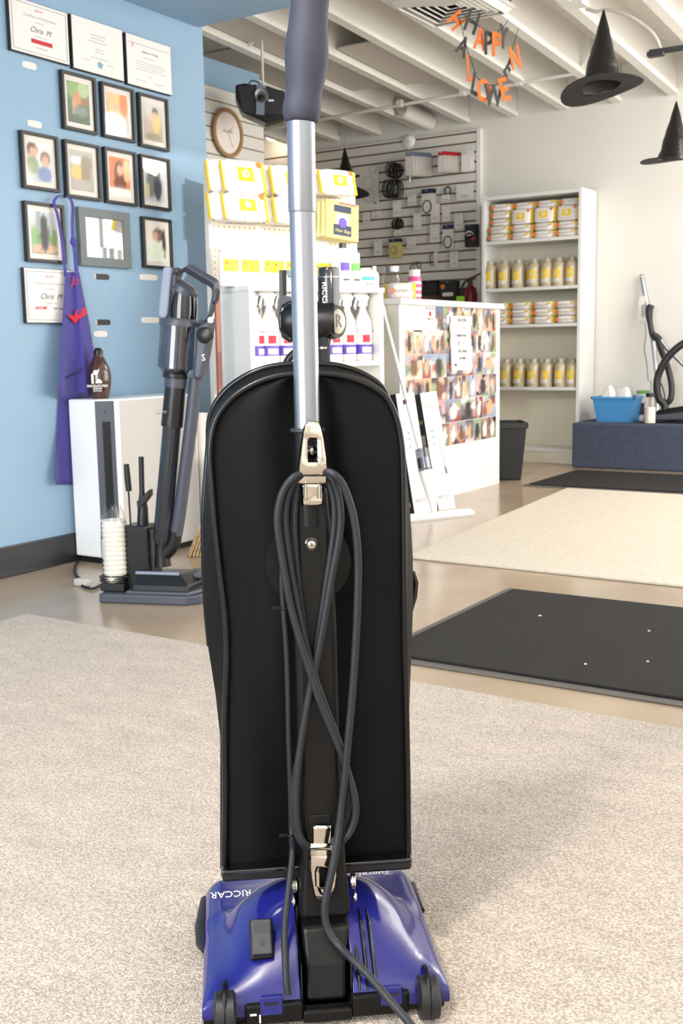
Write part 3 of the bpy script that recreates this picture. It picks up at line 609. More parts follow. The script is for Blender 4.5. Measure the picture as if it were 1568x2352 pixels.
# paper cups in a plastic sleeve, in the rack at the dock's left end
cg = P(266, 1352, .06); base = SF.o + SF.x * cg.x + SF.y * .065
ct = thing('cup_stack', 'stack of white paper cups in a clear plastic sleeve on the vacuum dock', 'cups', (base.x, base.y, .033), SF.a)
rk = (P(292, 1330, .06).x - P(238, 1330, .06).x) / 2
q = MB(); q.lathe([(rk * .98, 0), (rk, .042), (rk * .99, .042)], n=4); 
MB().box((-rk, -.035, 0), (rk, .035, .026)).build('rack', 'black_rubber', ct, bevel=.003)
for z in (.032, .040, .048): bx('rack_rail', (-rk, -.037, z), (rk, .037, z + .005), 'black_rubber', ct)
zc = .03; n = 13; top = P(266, 1195, .06).z - .033
for i in range(n):
    z0 = zc + (top - zc) * i / n; MB().lathe([(rk * .86, z0), (rk * .92, z0 + (top - zc) / n * .92), (rk * .97, z0 + (top - zc) / n * .93), (rk * .97, z0 + (top - zc) / n), (rk * .9, z0 + (top - zc) / n)], n=20).build('cup', 'cup_white', ct, smooth=40)
rg = []
for i in range(9):
    t_ = i / 8; z = .03 + (top + .045 - .03) * t_; rr = rk * (1.02 if t_ < .8 else 1.02 - (t_ - .8) * 2.2)
    rg.append([(rr * (1 + .05 * math.sin(j * 2.3 + i)) * math.cos(2 * math.pi * j / 18), rr * (1 + .05 * math.cos(j * 1.7 + i)) * math.sin(2 * math.pi * j / 18), z + (.012 * math.sin(j * 1.3) if t_ > .8 else 0)) for j in range(18)])
MB().loft(rg, cap=False).build('plastic_sleeve', 'clear_plastic', ct, smooth=60)
# whisk broom on the floor just beyond the dock
g = ground(446, 1278); BF = Frame(g, CAMANG)
t = fthing('whisk_broom', 'straw whisk broom leaning behind the black vacuum bag', 'broom', BF)
tp = BF.P(492, 1150, .03); q = MB()
for i in range(16):
    s_ = (i - 7.5) / 7.5; q.tube([(s_ * .035 + .01, .02 * math.sin(i * 2.1), .002), (tp.x * .55 + s_ * .02, .02, tp.z * .55), (tp.x + s_ * .008, .03, tp.z)], [.005, .005, .003], 5)
q.build('bristles', 'straw', t)
MB().tube([(tp.x * .97, .03, tp.z * .97), (tp.x * 1.35, .04, tp.z * 1.5)], .011, 8).build('handle', 'copper_brown', t, smooth=50)
# ================================================================ second stick vacuum, just behind the upright
g = deep(712, 740, 3.75); KF = Frame((g.x, g.y), CAMANG); P2 = KF.P
kv = fthing('stick_vacuum', 'glossy black cordless vacuum with chrome emblem behind the silver tube', 'stick vacuum', KF)
def pl2(pts, ly): return [P2(a, b, ly) for a, b in pts]
def solid(pts, ly, dy, name, m, bev=.004): return MB().prism(pl2(pts, ly), (0, dy, 0)).build(name, m, kv, bevel=bev, seg=3)
solid([(640, 620), (649, 619), (650, 678), (668, 681), (668, 700), (652, 712), (645, 722), (641, 715)], -.03, .06, 'handle_grip', 'slate_plastic')
solid([(649, 620), (658, 620), (658, 678), (650, 678)], -.02, .04, 'grip_insert', 'gloss_black', .001)
solid([(658, 620), (690, 622), (690, 640), (660, 636)], -.03, .05, 'handle_bridge', 'slate_light')
a, b = P2(728, 613, 0), P2(780, 700, 0); r = (b.x - a.x) / 2; cx = (a.x + b.x) / 2
MB().lathe([(0, b.z - .01), (r * .97, b.z - .01), (r, b.z + .02), (r, a.z - .014), (r * .93, a.z - .002), (0, a.z)], (cx, .01, 0), n=26).build('dust_cup', 'dark_tint', kv, smooth=40)
MB().torus((cx, .01, P2(750, 637, 0).z), r * 1.0, .003, (0, 0, 1), 26, 6).build('cup_ring', 'chrome', kv, smooth=60)
text('lettering', 'RICCAR', .026, 'white_ink', kv, (cx - r * .35, .01 - r * .98, P2(745, 683, 0).z), (0, 0, -1), (1, 0, 0), sx=1.1)
a, b = P2(650, 738, 0), P2(768, 735, 0); R = (P2(700, 790, 0).z - P2(700, 688, 0).z) / -2
MB().tube([a - Vector((.006, 0, 0)), a + Vector((.02, 0, 0)), b], [R * .75, R * .98, R * .82], 26).build('motor_barrel', 'satin_black', kv, smooth=40)
c = P2(768, 739, -.01); ax = Vector((.82, -.57, 0)).normalized()
MB().lathe([(R * .8, -.03), (R * .82, .0), (R * .74, .012), (R * .7, .012)], c, tuple(ax), 26).build('barrel_end', 'gloss_black', kv, smooth=40)
MB().lathe([(0, .011), (R * .58, .011), (R * .55, .016), (0, .017)], c, tuple(ax), 24).build('emblem_disc', 'chrome', kv, smooth=40)
text('lettering', 'R', R * .85, 'slate_plastic', kv, c + ax * .0178, (ax.y * -1, ax.x, 0), (0, 0, 1))
solid([(644, 700), (668, 690), (668, 790), (650, 776), (640, 755), (638, 728)], -.05, .08, 'barrel_cap', 'gloss_black', .012)
MB().tube([P2(742, 770, 0), P2(744, 790, 0), P2(742, 1250, .0)], [.032, .022, .021], 14).build('wand', 'dark_tint', kv, smooth=40)
MB().tube([P2(742, 797, 0), P2(742, 801, 0)], .0235, 14).build('wand_ring', 'chrome', kv, smooth=40)
MB().tube(grow([P2(690, 800, .03), P2(668, 818, .03), P2(657, 838, .03), P2(655, 870, .03), P2(668, 960, .02)], 5), .014, 10).build('tool_clip', 'satin_black', kv, smooth=60)
bx('dock_base', (P2(640, 1250, 0).x, -.12, 0), (P2(830, 1250, 0).x, .12, .04), 'satin_black', kv, bevel=.01)
MB().box((-.1, -.06, .04), (.14, .08, .1)).build('floor_head', 'satin_black', kv, bevel=.015, seg=3)
# ================================================================ white shelf unit with pegboard (turned towards the viewer)
UZ = deep(571, 655, 4.4).z
U = UF.P
un = fthing('display_unit', 'white open shelf unit full of spray bottles behind the vacuum', 'shelf unit', UF)
xw = U(880, 700, 0).x; dp = .27; zs1 = U(720, 832, 0).z
bx('side_panel', (0, 0, 0), (.02, dp, UZ - .02), 'white_laminate', un, bevel=.001)
bx('side_panel', (xw - .02, 0, 0), (xw, dp, UZ - .02), 'white_laminate', un, bevel=.001)
bx('top', (-.004, -.004, UZ - .02), (xw + .004, dp, UZ), 'white_laminate', un, bevel=.001)
bx('shelf', (.02, .004, zs1 - .02), (xw - .02, dp - .012, zs1), 'white_laminate', un, bevel=.001)
bx('shelf', (.02, .004, .38), (xw - .02, dp - .012, .4), 'white_laminate', un, bevel=.001)
bx('shelf', (.02, .004, .06), (xw - .02, dp - .012, .08), 'white_laminate', un, bevel=.001)
bx('back_panel', (.02, dp - .012, 0), (xw - .02, dp, UZ - .02), 'off_white', un)
pgx = U(482, 400, dp + .02).x; pgz = U(480, 366, dp + .02).z; pgr = U(812, 470, dp + .02).x
pg = thing('pegboard_panel', 'white perforated pegboard rising behind the white shelf unit', 'pegboard', UF.o + UF.x * pgx + UF.y * (dp + .03), UF.a)
bx('board', (0, -.004, .35), (pgr - pgx, .008, pgz), 'pegboard', pg)
bx('edge_frame', (-.012, -.006, .0), (.0, .028, pgz), 'off_white', pg); bx('edge_frame', (pgr - pgx, -.006, 0), (pgr - pgx + .012, .028, pgz), 'off_white', pg)
PF = Frame(UF.o + UF.y * (dp + .026), UF.a)            # face of the pegboard
def wipes_pack(w, h, d, name='wipes_pack'):
    """a soft flow-wrapped pack: pillow body with crimped yellow ends; origin at the bottom centre, front towards -y"""
    t = bpy.data.objects.new(name, None); COL.objects.link(t); MW[t.name] = Matrix.Identity(4)
    rings = []
    for i in range(9):
        s = -1 + 2 * i / 8; k = (1 - abs(s) ** 4) ** .5 if abs(s) < 1 else 0; k = .08 + .92 * k; hh, dd = h / 2 * (.82 + .18 * k), d / 2 * k
        ring = [(s * w / 2, dd * math.copysign(abs(math.cos(a)) ** .55, math.cos(a)), h / 2 + hh * math.copysign(abs(math.sin(a)) ** .55, math.sin(a))) for a in [2 * math.pi * j / 14 for j in range(14)]]
        rings.append(ring)
    MB().loft(rings).build('wrapper', 'pack_white', t, smooth=70)
    for s in (-1, 1):
        bx('crimped_end', (s * w * .5 - .004, -d * .16, h * .04), (s * (w * .5 + .007) - .0, d * .16, h * .96), 'yellow', t)
    return t
def pack_print(t, w, h, d, face=True):
    y = -d / 2 - .0012
    if face:
        lp_ = bx('label_panel', (-w * .2, y, h * .3), (w * .2, y + .002, h * .72), 'yellow', t); MB().torus((0, y, h * .53), h * .09, h * .035, (0, 1, 0), 12, 6).build('label_mark', 'pack_white', lp_)
        MB().lathe([(h * .1, 0), (h * .1, .002)], (w * .37, y + .006, h * .84), (0, -1, 0), 10).build('round_mark', 'orange', t)
        text('lettering', 'CLEANING WIPES', h * .09, 'grey_ink', t, (0, y, h * .16), (1, 0, 0), (0, 0, 1))
    else:
        MB().lathe([(min(h * .26, .013), 0), (min(h * .26, .013), .002)], (-w * .36, y + .002, h * .5), (0, -1, 0), 10).build('round_mark', 'orange', t)
        text('lettering', 'MICROFIBER WIPES', h * .24, 'grey_ink', t, (w * .06, y, h * .48), (1, 0, 0), (0, 0, 1), sx=1.0)
        bx('yellow_corner', (w * .33, y, h * .55), (w * .46, y + .003, h * .85), 'yellow', t)
def put(t, fr, loc, rot=(0, 0, 0), label=None, cat=None, group=None):
    t.location = fr.o + fr.x * loc[0] + fr.y * loc[1] + Vector((0, 0, loc[2])); t.rotation_euler = (rot[0], rot[1], fr.a + rot[2]); return props(t, label, cat, group)
# packs hanging on the pegboard
for (x0, x1, y0, y1, lab) in ((510, 598, 365, 443, 'white and yellow wipes pack hanging top left on the pegboard'), (622, 702, 378, 450, 'white and yellow wipes pack hanging in the top row beside the silver tube'),
                              (732, 806, 388, 448, 'white and yellow wipes pack hanging at the top right of the pegboard'), (512, 604, 440, 508, 'white and yellow wipes pack hanging lower left on the pegboard'), (628, 708, 448, 515, 'white and yellow wipes pack hanging in the lower row beside the silver tube')):
    a, b = PF.P(x0, y1, -.1), PF.P(x1, y0, -.1); w, h = b.x - a.x, b.z - a.z - .01
    t = wipes_pack(w, h, .05); pack_print(t, w, h, .05); put(t, PF, ((a.x + b.x) / 2, -.13, a.z), (-.25, 0, 0), lab, 'wipes pack', 'wipes packs on the pegboard')
    t2 = copy_tree(t); put(t2, PF, ((a.x + b.x) / 2 - .035, -.065, a.z + .005), (-.2, 0, 0), lab.replace('white and yellow wipes pack hanging', 'rear wipes pack hanging behind another'), 'wipes pack', 'wipes packs on the pegboard')
    k = thing('peg_hook', 'pair of wire hooks for the wipes packs ' + lab.split(' hanging ')[1], 'hook', PF.o + PF.x * ((a.x + b.x) / 2) + Vector((0, 0, a.z - .006)), PF.a)
    for s in (-.03, .03): MB().tube([(s, -.002, .012), (s, -.16, -.006), (s, -.165, .004)], .002, 6).build('wire', 'wire', k)
# box with dark labels
a, b = PF.P(748, 548, -.1), PF.P(822, 465, -.1)
t = thing('carton', 'tilted yellow green carton with navy labels hanging on the pegboard', 'box', PF.o + PF.x * ((a.x + b.x) / 2) + PF.y * -.1 + Vector((0, 0, a.z)), PF.a); w, h = b.x - a.x, b.z - a.z
t.rotation_euler = (-.1, .1, PF.a)
bx('carton_body', (-w / 2, 0, 0), (w / 2, .06, h), 'kraft', t, bevel=.002)
for i in range(3): bx('carton_behind', (-w / 2 - .012 - .012 * i, .012 + .02 * i, .004), (w / 2 - .01, .03 + .02 * i, h - .006), 'kraft_side', t)
bx('label_band', (-w * .26, -.002, h * .72), (w * .26, 0, h * .9), 'navy', t); bx('label_block', (-w * .27, -.002, h * .1), (w * .27, 0, h * .38), 'navy', t)
bx('label_white', (-w * .18, -.0015, h * .4), (w * .18, 0, h * .68), 'paper', t); MB().lathe([(w * .13, 0), (w * .13, .002)], (0, -.001, h * .44), (0, -1, 0), 12).build('label_mark', 'violet_print', t)
bx('label_strip', (-w * .1, -.002, h * .94), (w * .42, 0, h * .985), 'pink_print', t)
text('lettering', 'Filter Bags', .02, 'kraft', t, (0, -.0025, h * .22), (1, 0, 0), (0, 0, 1), shear=.3)
# bottles standing on the unit
def bottle(name, prof, material, n=18, sx=1):
    t = bpy.data.objects.new(name, None); COL.objects.link(t); MW[t.name] = Matrix.Identity(4)
    MB().lathe(prof, n=n, sx=sx).build('bottle_body', material, t, smooth=45); return t
def tall_bottle(h, r, material, lab=True, cap='white_plastic', name='bottle'):
    t = bottle(name, [(0, 0), (r * .94, .001), (r, .01), (r, h * .62), (r * .86, h * .7), (r * .42, h * .8), (r * .36, h * .86), (0, h * .86)], material)
    MB().lathe([(0, h * .85), (r * .44, h * .85), (r * .44, h * .99), (r * .4, h), (0, h)], n=14).build('cap', cap, t, smooth=40)
    if lab:
        q = MB()
        for (z0, z1, m) in ((.3, .55, 'yellow'), (.16, .3, 'paper')):
            q = MB(); q.loft([[(r * 1.012 * math.sin(a), -r * 1.012 * math.cos(a), z * h) for a in [-.85 + 1.7 * j / 8 for j in range(9)]] for z in (z0, z1)], cap=False, closed=False); q.build('label', m, t)
        MB().lathe([(r * .16, 0), (r * .16, .003)], (-r * .4, -r * .94, h * .47), (-.4, -.9, 0), 8).build('round_mark', 'orange', t)
    return t
bt = tall_bottle(.2, .034, 'bottle_white'); zt_ = UZ + .0005
for i, px in enumerate((522, 541, 560, 585, 612, 640, 668)):
    p = U(px, 640, .13); t = bt if i == 0 else copy_tree(bt)
    put(t, UF, (p.x, .13 + .02 * (i % 2), zt_), (0, 0, random.uniform(-.3, .3)), '%s pale bottle from the left in the row on top of the shelf unit' % ORD[i], 'bottle', 'pale bottles on the shelf unit')
for i, px in enumerate((700, 728, 748)):
    p = U(px, 640, .16); put(copy_tree(bt), UF, (p.x, .17, zt_), (0, 0, 0), '%s pale yellow-label bottle on the shelf unit near the silver tube' % ORD[i], 'bottle', 'pale bottles on the shelf unit')
def simple_bottle(px0, px1, ytop, ly, label, body, cap, stripe, frac=.2):
    a, b, c = U(px0, 650, ly), U(px1, 650, ly), U(px0, ytop, ly); r = (b.x - a.x) / 2; h = c.z - UZ
    t = bottle('bottle', [(0, 0), (r, .001), (r, h * (.98 - frac)), (r * .8, h * (1 - frac)), (0, h * (1 - frac))], body)
    MB().lathe([(0, h * (1 - frac)), (r * .62, h * (1 - frac)), (r * .6, h), (0, h)], n=16).build('cap', cap, t, smooth=40)
    q = MB(); q.loft([[(r * 1.01 * math.sin(a_), -r * 1.01 * math.cos(a_), z * h) for a_ in [-1 + 2 * j / 8 for j in range(9)]] for z in (.38, .56)], cap=False, closed=False); q.build('label', stripe, t)
    q = MB(); q.loft([[(r * 1.012 * math.sin(a_), -r * 1.012 * math.cos(a_), z * h) for a_ in [-.6 + 1.2 * j / 6 for j in range(7)]] for z in (.16, .2)], cap=False, closed=False); q.build('label_line', 'ink', t)
    return put(t, UF, ((a.x + b.x) / 2, ly, zt_), (0, 0, 0), label, 'bottle')
simple_bottle(776, 800, 558, .06, 'white bottle with black cap on the shelf unit below the carton', 'bottle_white', 'satin_black', 'violet_print', .12)
simple_bottle(800, 824, 560, .06, 'white bottle with green print and tall white cap on the shelf unit', 'bottle_white', 'white_plastic', 'green_print', .2)
t = simple_bottle(822, 856, 616, .05, 'short clear jar with green print at the right end of the shelf unit', 'spray_milky', 'off_white', 'aqua', .1); t.name = 'jar'
p = U(866, 650, .08); t = tall_bottle(.1, .02, 'bottle_white', False); put(t, UF, (p.x, .1, zt_), (0, 0, 0), 'tiny white bottle beside the short clear jar', 'bottle')
# spray bottles in the unit
def spray(h):
    r = .043; t = bottle('spray_bottle', [(0, 0), (r * .95, .001), (r, .012), (r, h * .52), (r * .9, h * .6), (r * .45, h * .72), (r * .32, h * .8), (0, h * .8)], 'spray_milky', sx=.9)
    q = MB(); q.prism([(-.022, -.014, h * .79), (.018, -.014, h * .79), (.02, -.014, h * .86), (.03, -.014, h * .93), (.02, -.014, h * .985), (-.01, -.014, h), (-.046, -.014, h * .985), (-.052, -.014, h * .94), (-.03, -.014, h * .92), (-.02, -.014, h * .86)], (0, .028, 0)); th_ = q.build('trigger_head', 'white_plastic', t, bevel=.006, seg=3)
    q = MB(); q.prism([(-.034, -.006, h * .92), (-.044, -.006, h * .8), (-.036, -.006, h * .74), (-.028, -.006, h * .92)], (0, .012, 0)); q.build('trigger', 'white_plastic', th_, bevel=.002)
    def band(z0, z1, m, a0, a1, name, k=1.01):
        q = MB(); q.loft([[(r * .9 * k * math.sin(a_), -r * k * math.cos(a_), z * h) for a_ in [a0 + (a1 - a0) * j / 10 for j in range(11)]] for z in (z0, z1)], cap=False, closed=False); q.build(name, m, t)
    band(.1, .46, 'paper', -1.4, 1.4, 'label'); band(.1, .24, 'violet_print', -1.35, 1.35, 'label_band', 1.02); band(.12, .2, 'paper', -.6, .6, 'label_oval', 1.03); band(.27, .38, 'red_print', -.55, .35, 'label_art', 1.02)
    text('lettering', 'ODOR REMOVER', .0085, 'violet_print', t, (0, -r * 1.04, h * .43), (1, 0, 0), (0, 0, 1))
    return t
hs = U(820, 672, .08).z - zs1; s0 = spray(hs)
for i, px in enumerate((584, 620, 655, 690, 722, 766, 798, 834)):
    ly = .075 if i % 2 else .09; p = U(px, 822, ly)
    t = s0 if i == 0 else copy_tree(s0); put(t, UF, (p.x, ly, zs1 + .0005), (0, 0, .5 if i in (0, 4) else -.15), '%s spray bottle from the left on the white unit shelf' % ORD[i], 'spray bottle', 'spray bottles on the shelf unit')
# brown post between the blue wall end and the unit
g = deep(502, 800, 4.46); t = Frame((g.x, g.y), CAMANG); q = MB(); z_ = t.P(502, 655).z
w_ = (t.P(508, 700).x - t.P(495, 700).x) / 2
q.m = Matrix.Translation(t.o) @ Matrix.Rotation(CAMANG + .5, 4, 'Z'); q.box((-w_, -w_, 0), (w_, w_, z_ * .6)).box((-w_ * .92, -w_ * .92, z_ * .6), (w_ * .92, w_ * .92, z_)).build('wooden_post', 'copper_brown', label='reddish brown square post beside the white shelf unit', cat='post', bevel=.003)
# ================================================================ sales counter with photo collage
CXF, CY0, CY1, CZ = -2.71, 4.81, 6.015, 1.06
co = thing('sales_counter', 'white sales counter with pet photo collage on its front', 'counter', (CXF, CY0, 0))
bx('front_panel', (CXF - .03, CY0, 0), (CXF, CY1, CZ - .03), 'white_laminate', co, world=True)
bx('end_panel', (CXF - .6, CY0, 0), (CXF - .03, CY0 + .02, CZ - .03), 'cream_laminate', co, world=True)
bx('end_panel', (CXF - .6, CY1 - .02, 0), (CXF - .03, CY1, CZ - .03), 'white_laminate', co, world=True)
bx('countertop', (CXF - .62, CY0 - .015, CZ - .03), (CXF + .02, CY1 + .02, CZ), 'white_laminate', co, world=True, bevel=.003)
def onc(px, py): return plane(px, py, 0, CXF + .001)
ROWS = [[(999, 707), (1136, 712), (1135, 767), (1000, 770), 9], [(929, 764), (1138, 767), (1138, 822), (930, 821), 12], [(930, 822), (1139, 820), (1139, 872), (931, 886), 12], [(932, 872), (1139, 868), (1139, 917), (933, 930), 12], [(985, 936), (1139, 918), (1139, 966), (990, 985), 9], [(1010, 982), (1140, 966), (1140, 1003), (1022, 1021), 7]]
PAL = [(130, 100, 86), (70, 64, 70), (96, 110, 150), (150, 74, 66), (166, 132, 116), (120, 112, 116), (204, 170, 140), (140, 156, 182), (216, 210, 204), (150, 164, 124), (186, 120, 112), (92, 88, 94), (214, 172, 130), (170, 170, 188), (120, 150, 130), (186, 150, 150), (218, 200, 186), (200, 196, 200)]
zt0, zb0 = onc(1138, 711).z, onc(1140, 1003).z; yl = onc(930, 800).y; yr = onc(1139, 800).y
rh = (zt0 - zb0) / 6
for r, row in enumerate(ROWS):
    y0 = onc(row[0][0], row[0][1]).y; n = row[4]; w = (yr - y0) / n; z1 = zt0 - r * rh
    i = 0
    while i < n:
        ww = w * random.choice((1, 1, 1, 2)) if i < n - 1 else w
        bg = (random.choice(PAL), random.choice(PAL)); bl = []
        for _ in range(6): bl.append((random.random(), random.random(), random.uniform(.08, .3), random.uniform(.08, .26), random.choice(PAL + [(240, 236, 230), (30, 28, 30)])))
        c = random.choice(((60, 50, 46), (206, 170, 130), (240, 236, 228), (120, 84, 60)))
        bl += [(.5, .42, .24, .3, c), (.5, .7, .16, .12, c), (.42, .72, .05, .04, (30, 28, 28))]
        z0 = z1 - rh * (.985 if r < 5 else 1.0)
        q = thing if False else None
        picture('photo', co, (CXF + .0012 + .0004 * (i % 3), y0 + i * w + .0015, z0), (0, ww - .001, 0), (0, 0, rh * .99), bl, bg, (8, 11), world=True)
        i += 2 if ww > w * 1.5 else 1
def sheet(x0, y0, x1, y1, lines, name='notice_sheet'):
    a, b = onc(x0, y0), onc(x1, y1); o = bx(name, (CXF, a.y, b.z), (CXF + .0016, b.y, a.z), 'paper', co, world=True)
    for i in range(lines):
        z = a.z - (a.z - b.z) * (i + .7) / (lines + .4); bx('print_line', (CXF + .0014, a.y + .01, z), (CXF + .0019, b.y - .012 - .02 * (i % 3), z + .0025), 'grey_ink', o, world=True)
    return a, b
sheet(938, 690, 974, 762, 11); a, b = sheet(975, 690, 999, 762, 0)
for s_, z_, m in (('Be Our for', .75, 'ink'), ('Best of', .42, 'ink')): text('lettering', s_, .022, m, co, (CXF + .0022, (a.y + b.y) / 2, b.z + (a.z - b.z) * z_), YD, ZU, world=True)
MB().lathe([(.014, 0), (.014, .001)], (CXF + .0016, (a.y + b.y) / 2, b.z + (a.z - b.z) * .58), (1, 0, 0), 12).build('round_mark', 'red_print', co, world=True)
# hanging plank sign
sg = thing('hanging_sign', 'white wooden plank sign with spooky wording hanging on the photo collage', 'sign', onc(1056, 848))
SX = CXF + .008
def sgp(px, py): return plane(px, py, 0, SX)
bd = [(1034, 725.5, 1081, 746, 'TRICK OR TREAT', 'ink', 0), (1030, 742, 1077, 764, 'HAPPY HAUNTING', 'peach_print', 0), (1033, 760, 1078, 780, 'Haunted House', 'ink', .3), (1031, 778, 1078, 798, 'BOO       SPIRITS', 'peach_print', 0), (1034, 796, 1082, 816, 'Evil & Ghouls', 'ink', .2), (1033, 812, 1079, 832, 'Cob webs', 'ink', .15), (1035, 829, 1081, 849, '   Black cats', 'peach_print', .3)]
for i, (x0, y0, x1, y1, s_, m, sh) in enumerate(bd):
    a, b = sgp(x0, y0), sgp(x1, y1); xx = SX + (.004 if i % 2 else 0)
    pk_ = bx('plank', (xx, a.y, b.z), (xx + .008, b.y, a.z), 'paper', sg, world=True, bevel=.001)
    text('lettering', s_, (a.z - b.z) * .52, m, pk_, (xx + .0085, (a.y + b.y) / 2, (a.z + b.z) / 2), YD, ZU, shear=sh, sx=.62 if i in (0, 1, 3) else .75, world=True, bold=.0004)
p = sgp(1049, 788); MB().lathe([(.016, 0), (.016, .003)], p + Vector((.010, 0, 0)), (1, 0, 0), 10).build('spider_mark', 'grey_ink', sg, world=True)
p = sgp(1043, 838); MB().box(p + Vector((.0075, -.012, -.006)), p + Vector((.0095, .012, .006))).build('cat_mark', 'ink', sg, world=True)
MB().tube([sgp(1041, 727), sgp(1054, 694), sgp(1066, 727)], .002, 5).build('hanger_string', 'ink', sg, world=True)
MB().tube([plane(1054, 694, 0, CXF + .02), sgp(1054, 692)], .003, 6).build('nail', 'wire', sg, world=True)
# things on the counter
def onctop(px, py): return plane(px, py, 2, CZ)
def ctf(px, x): return Frame((x, plane(px, 690, 0, x).y, CZ + .0005), CAMANG)
fr = ctf(900, -2.98); r = (fr.P(926, 640).x - fr.P(874, 640).x) / 2; h = fr.P(900, 612).z
t = fthing('glass_jar', 'round clear jar with metal lid on the counter', 'jar', fr)
MB().lathe([(r * .8, 0), (r, .03), (r, h * .6), (r * .7, h * .85)], n=22).build('jar_body', 'clear_plastic', t, smooth=45)
MB().lathe([(0, h * .84), (r * .72, h * .84), (r * .74, h * .99), (0, h)], n=22).build('lid', 'silver', t, smooth=40)
MB().lathe([(0, .004), (r * .72, .006), (r * .84, .03), (r * .7, .045), (0, .05)], n=18).build('contents', 'kraft', t, smooth=60)
fr = ctf(918, -2.80); w = fr.P(962, 665).x - fr.P(880, 665).x; fr = Frame(fr.o + fr.x * .0, math.radians(75)); t = wipes_pack(w * .8, .085, .14); pack_print(t, w * .8, .085, .14, False)
put(t, fr, (.0, 0, 0), (0, 0, -.6), 'white wipes pack with yellow end lying at the near end of the counter', 'wipes pack')
fr = ctf(952, -2.87); r = (fr.P(968, 650).x - fr.P(937, 650).x) / 2; h = fr.P(952, 620).z
t = fthing('water_bottle', 'pink patterned bottle with carry loop on the counter', 'bottle', fr)
MB().lathe([(0, 0), (r, .001), (r, h * .72), (r * .8, h * .8), (0, h * .8)], n=18).build('bottle_body', 'pink', t, smooth=45); MB().lathe([(0, h * .79), (r * .85, h * .79), (r * .85, h), (0, h)], n=18).build('cap', 'pack_white', t, smooth=40)
MB().torus((0, 0, h * 1.02), r * .62, .004, (0, 1, 0), 16, 6, 1.3).build('carry_loop', 'satin_black', t)
for z in (.15, .35, .55): MB().lathe([(r * 1.01, h * z), (r * 1.01, h * (z + .08))], n=18).build('label_band', 'pack_white', t, smooth=60)
# trash can past the counter end
TF = Frame((-2.80, 6.22), CAMANG); t = fthing('trash_can', 'black plastic waste bin at the far end of the counter', 'bin', TF)
h = TF.P(1165, 968).z; w = .145
q = MB(); q.loft([[(-w * .82, -.1, 0), (w * .82, -.1, 0), (w * .82, .1, 0), (-w * .82, .1, 0)], [(-w, -.13, h - .03), (w, -.13, h - .03), (w, .13, h - .03), (-w, .13, h - .03)], [(-w, -.13, h - .03), (w, -.13, h - .03), (w, .13, h - .03), (-w, .13, h - .03)]], cap=False); q.f.append([0, 1, 2, 3]); q.mi.append(0)
o = q.build('bin_body', 'trash', t, bevel=.01); s_ = o.modifiers.new('t', 'SOLIDIFY'); s_.thickness = .003
q = MB(); w2 = w + .008; q.box((-w2, -.138, h - .035), (w2, -.126, h)).box((-w2, .126, h - .035), (w2, .138, h)).box((-w2, -.138, h - .035), (-w2 + .012, .138, h)).box((w2 - .012, -.138, h - .035), (w2, .138, h)); q.build('rim', 'trash', t, bevel=.003)
# ================================================================ leaning cartons and flat mop in front of the counter
def carton(bl, br, tl, tr, label, side_l, print_m, big):
    """tall narrow carton leaning back on the counter: picture corners of its white face"""
    A, B = ground(*bl), ground(*br); zt2 = .56
    n = Vector((-(B - A).y, (B - A).x, 0)).normalized(); n = n if n.x < 0 else -n
    L = deep(*tl, (A - EYE).dot(_Fw) + .1); Rr = deep(*tr, (B - EYE).dot(_Fw) + .1)
    # face plane through A, B leaning towards the counter by 10 degrees
    up = Vector((n.x * .17, n.y * .17, 1)).normalized(); d = (B - A); nn = d.cross(up).normalized()
    def hit(px):
        r = ray(*px); t_ = (A - EYE).dot(nn) / r.dot(nn); return EYE + r * t_
    L, Rr = hit(tl), hit(tr)
    bk = (nn if nn.dot(n) > 0 else -nn) * .095
    t = thing('mop_carton', label, 'box', A, 0, 'white mop cartons leaning on the counter')
    MB().hexa([A, B, B + bk, A + bk, L, Rr, Rr + bk, L + bk]).build('carton_body', 'box_black', t, world=True, bevel=.001)
    f = -bk.normalized() * .0015
    e = d * .0
    ff_ = MB().hexa([A + f, B + f, B, A, L + f, Rr + f, Rr, L]).build('front_face', 'white_laminate', t, world=True)
    def at(u, v): return (A + (B - A) * u) * (1 - v) + (L + (Rr - L) * u) * v + f * 1.4
    ud = (L - A).normalized(); hgt = (L - A).length
    text('lettering', 'Aurora', .026, print_m, ff_, at(.5, .885), d, ud, world=True); text('lettering', 'flat mop system', .009, 'grey_ink', ff_, at(.5, .858), d, ud, world=True)
    for v, m, sz in ((.67, 'teal_print', .012), (.62, 'teal_print', .010), (.56, 'slate_light', .010)):
        MB().lathe([(sz * .6, 0), (sz * .6, .0006)], at(.35, v), tuple(-bk.normalized()), 8).build('icon', m, ff_, world=True)
    MB().tube([at(.68, .64), at(.8, .34)], .0018, 5).build('mop_drawing', 'grey_ink', ff_, world=True); MB().tube([at(.8, .36), at(.82, .30)], .006, 6).build('mop_drawing', 'slate_light', ff_, world=True)
    MB().tube([at(.42, .19), at(.9, .17), at(.9, .22), at(.5, .2)], .001, 4).build('mop_drawing', 'grey_ink', ff_, world=True)
    for v in (.115, .1): text('lettering', 'Refillable no-touch mop', .008, 'ink', ff_, at(.45, v), d, ud, world=True)
    l = (bk * 1.0)
    for v, hh, m in ((.74, .02, 'green_print'), (.56, .05, 'off_white'), (.47, .05, 'off_white'), (.36, .03, 'off_white'), (.24, .09, 'slate_light'), (.06, .02, 'off_white')):
        c0 = A * (1 - v) + L * v; c0 = c0 + bk * .2; ee = bk * .6; uu = ud * hh; sd = -(B - A).normalized() * .0008
        MB().hexa([c0, c0 + ee, c0 + ee + sd, c0 + sd, c0 + uu, c0 + ee + uu, c0 + ee + uu + sd, c0 + uu + sd]).build('side_print', m, t, world=True)
    return t
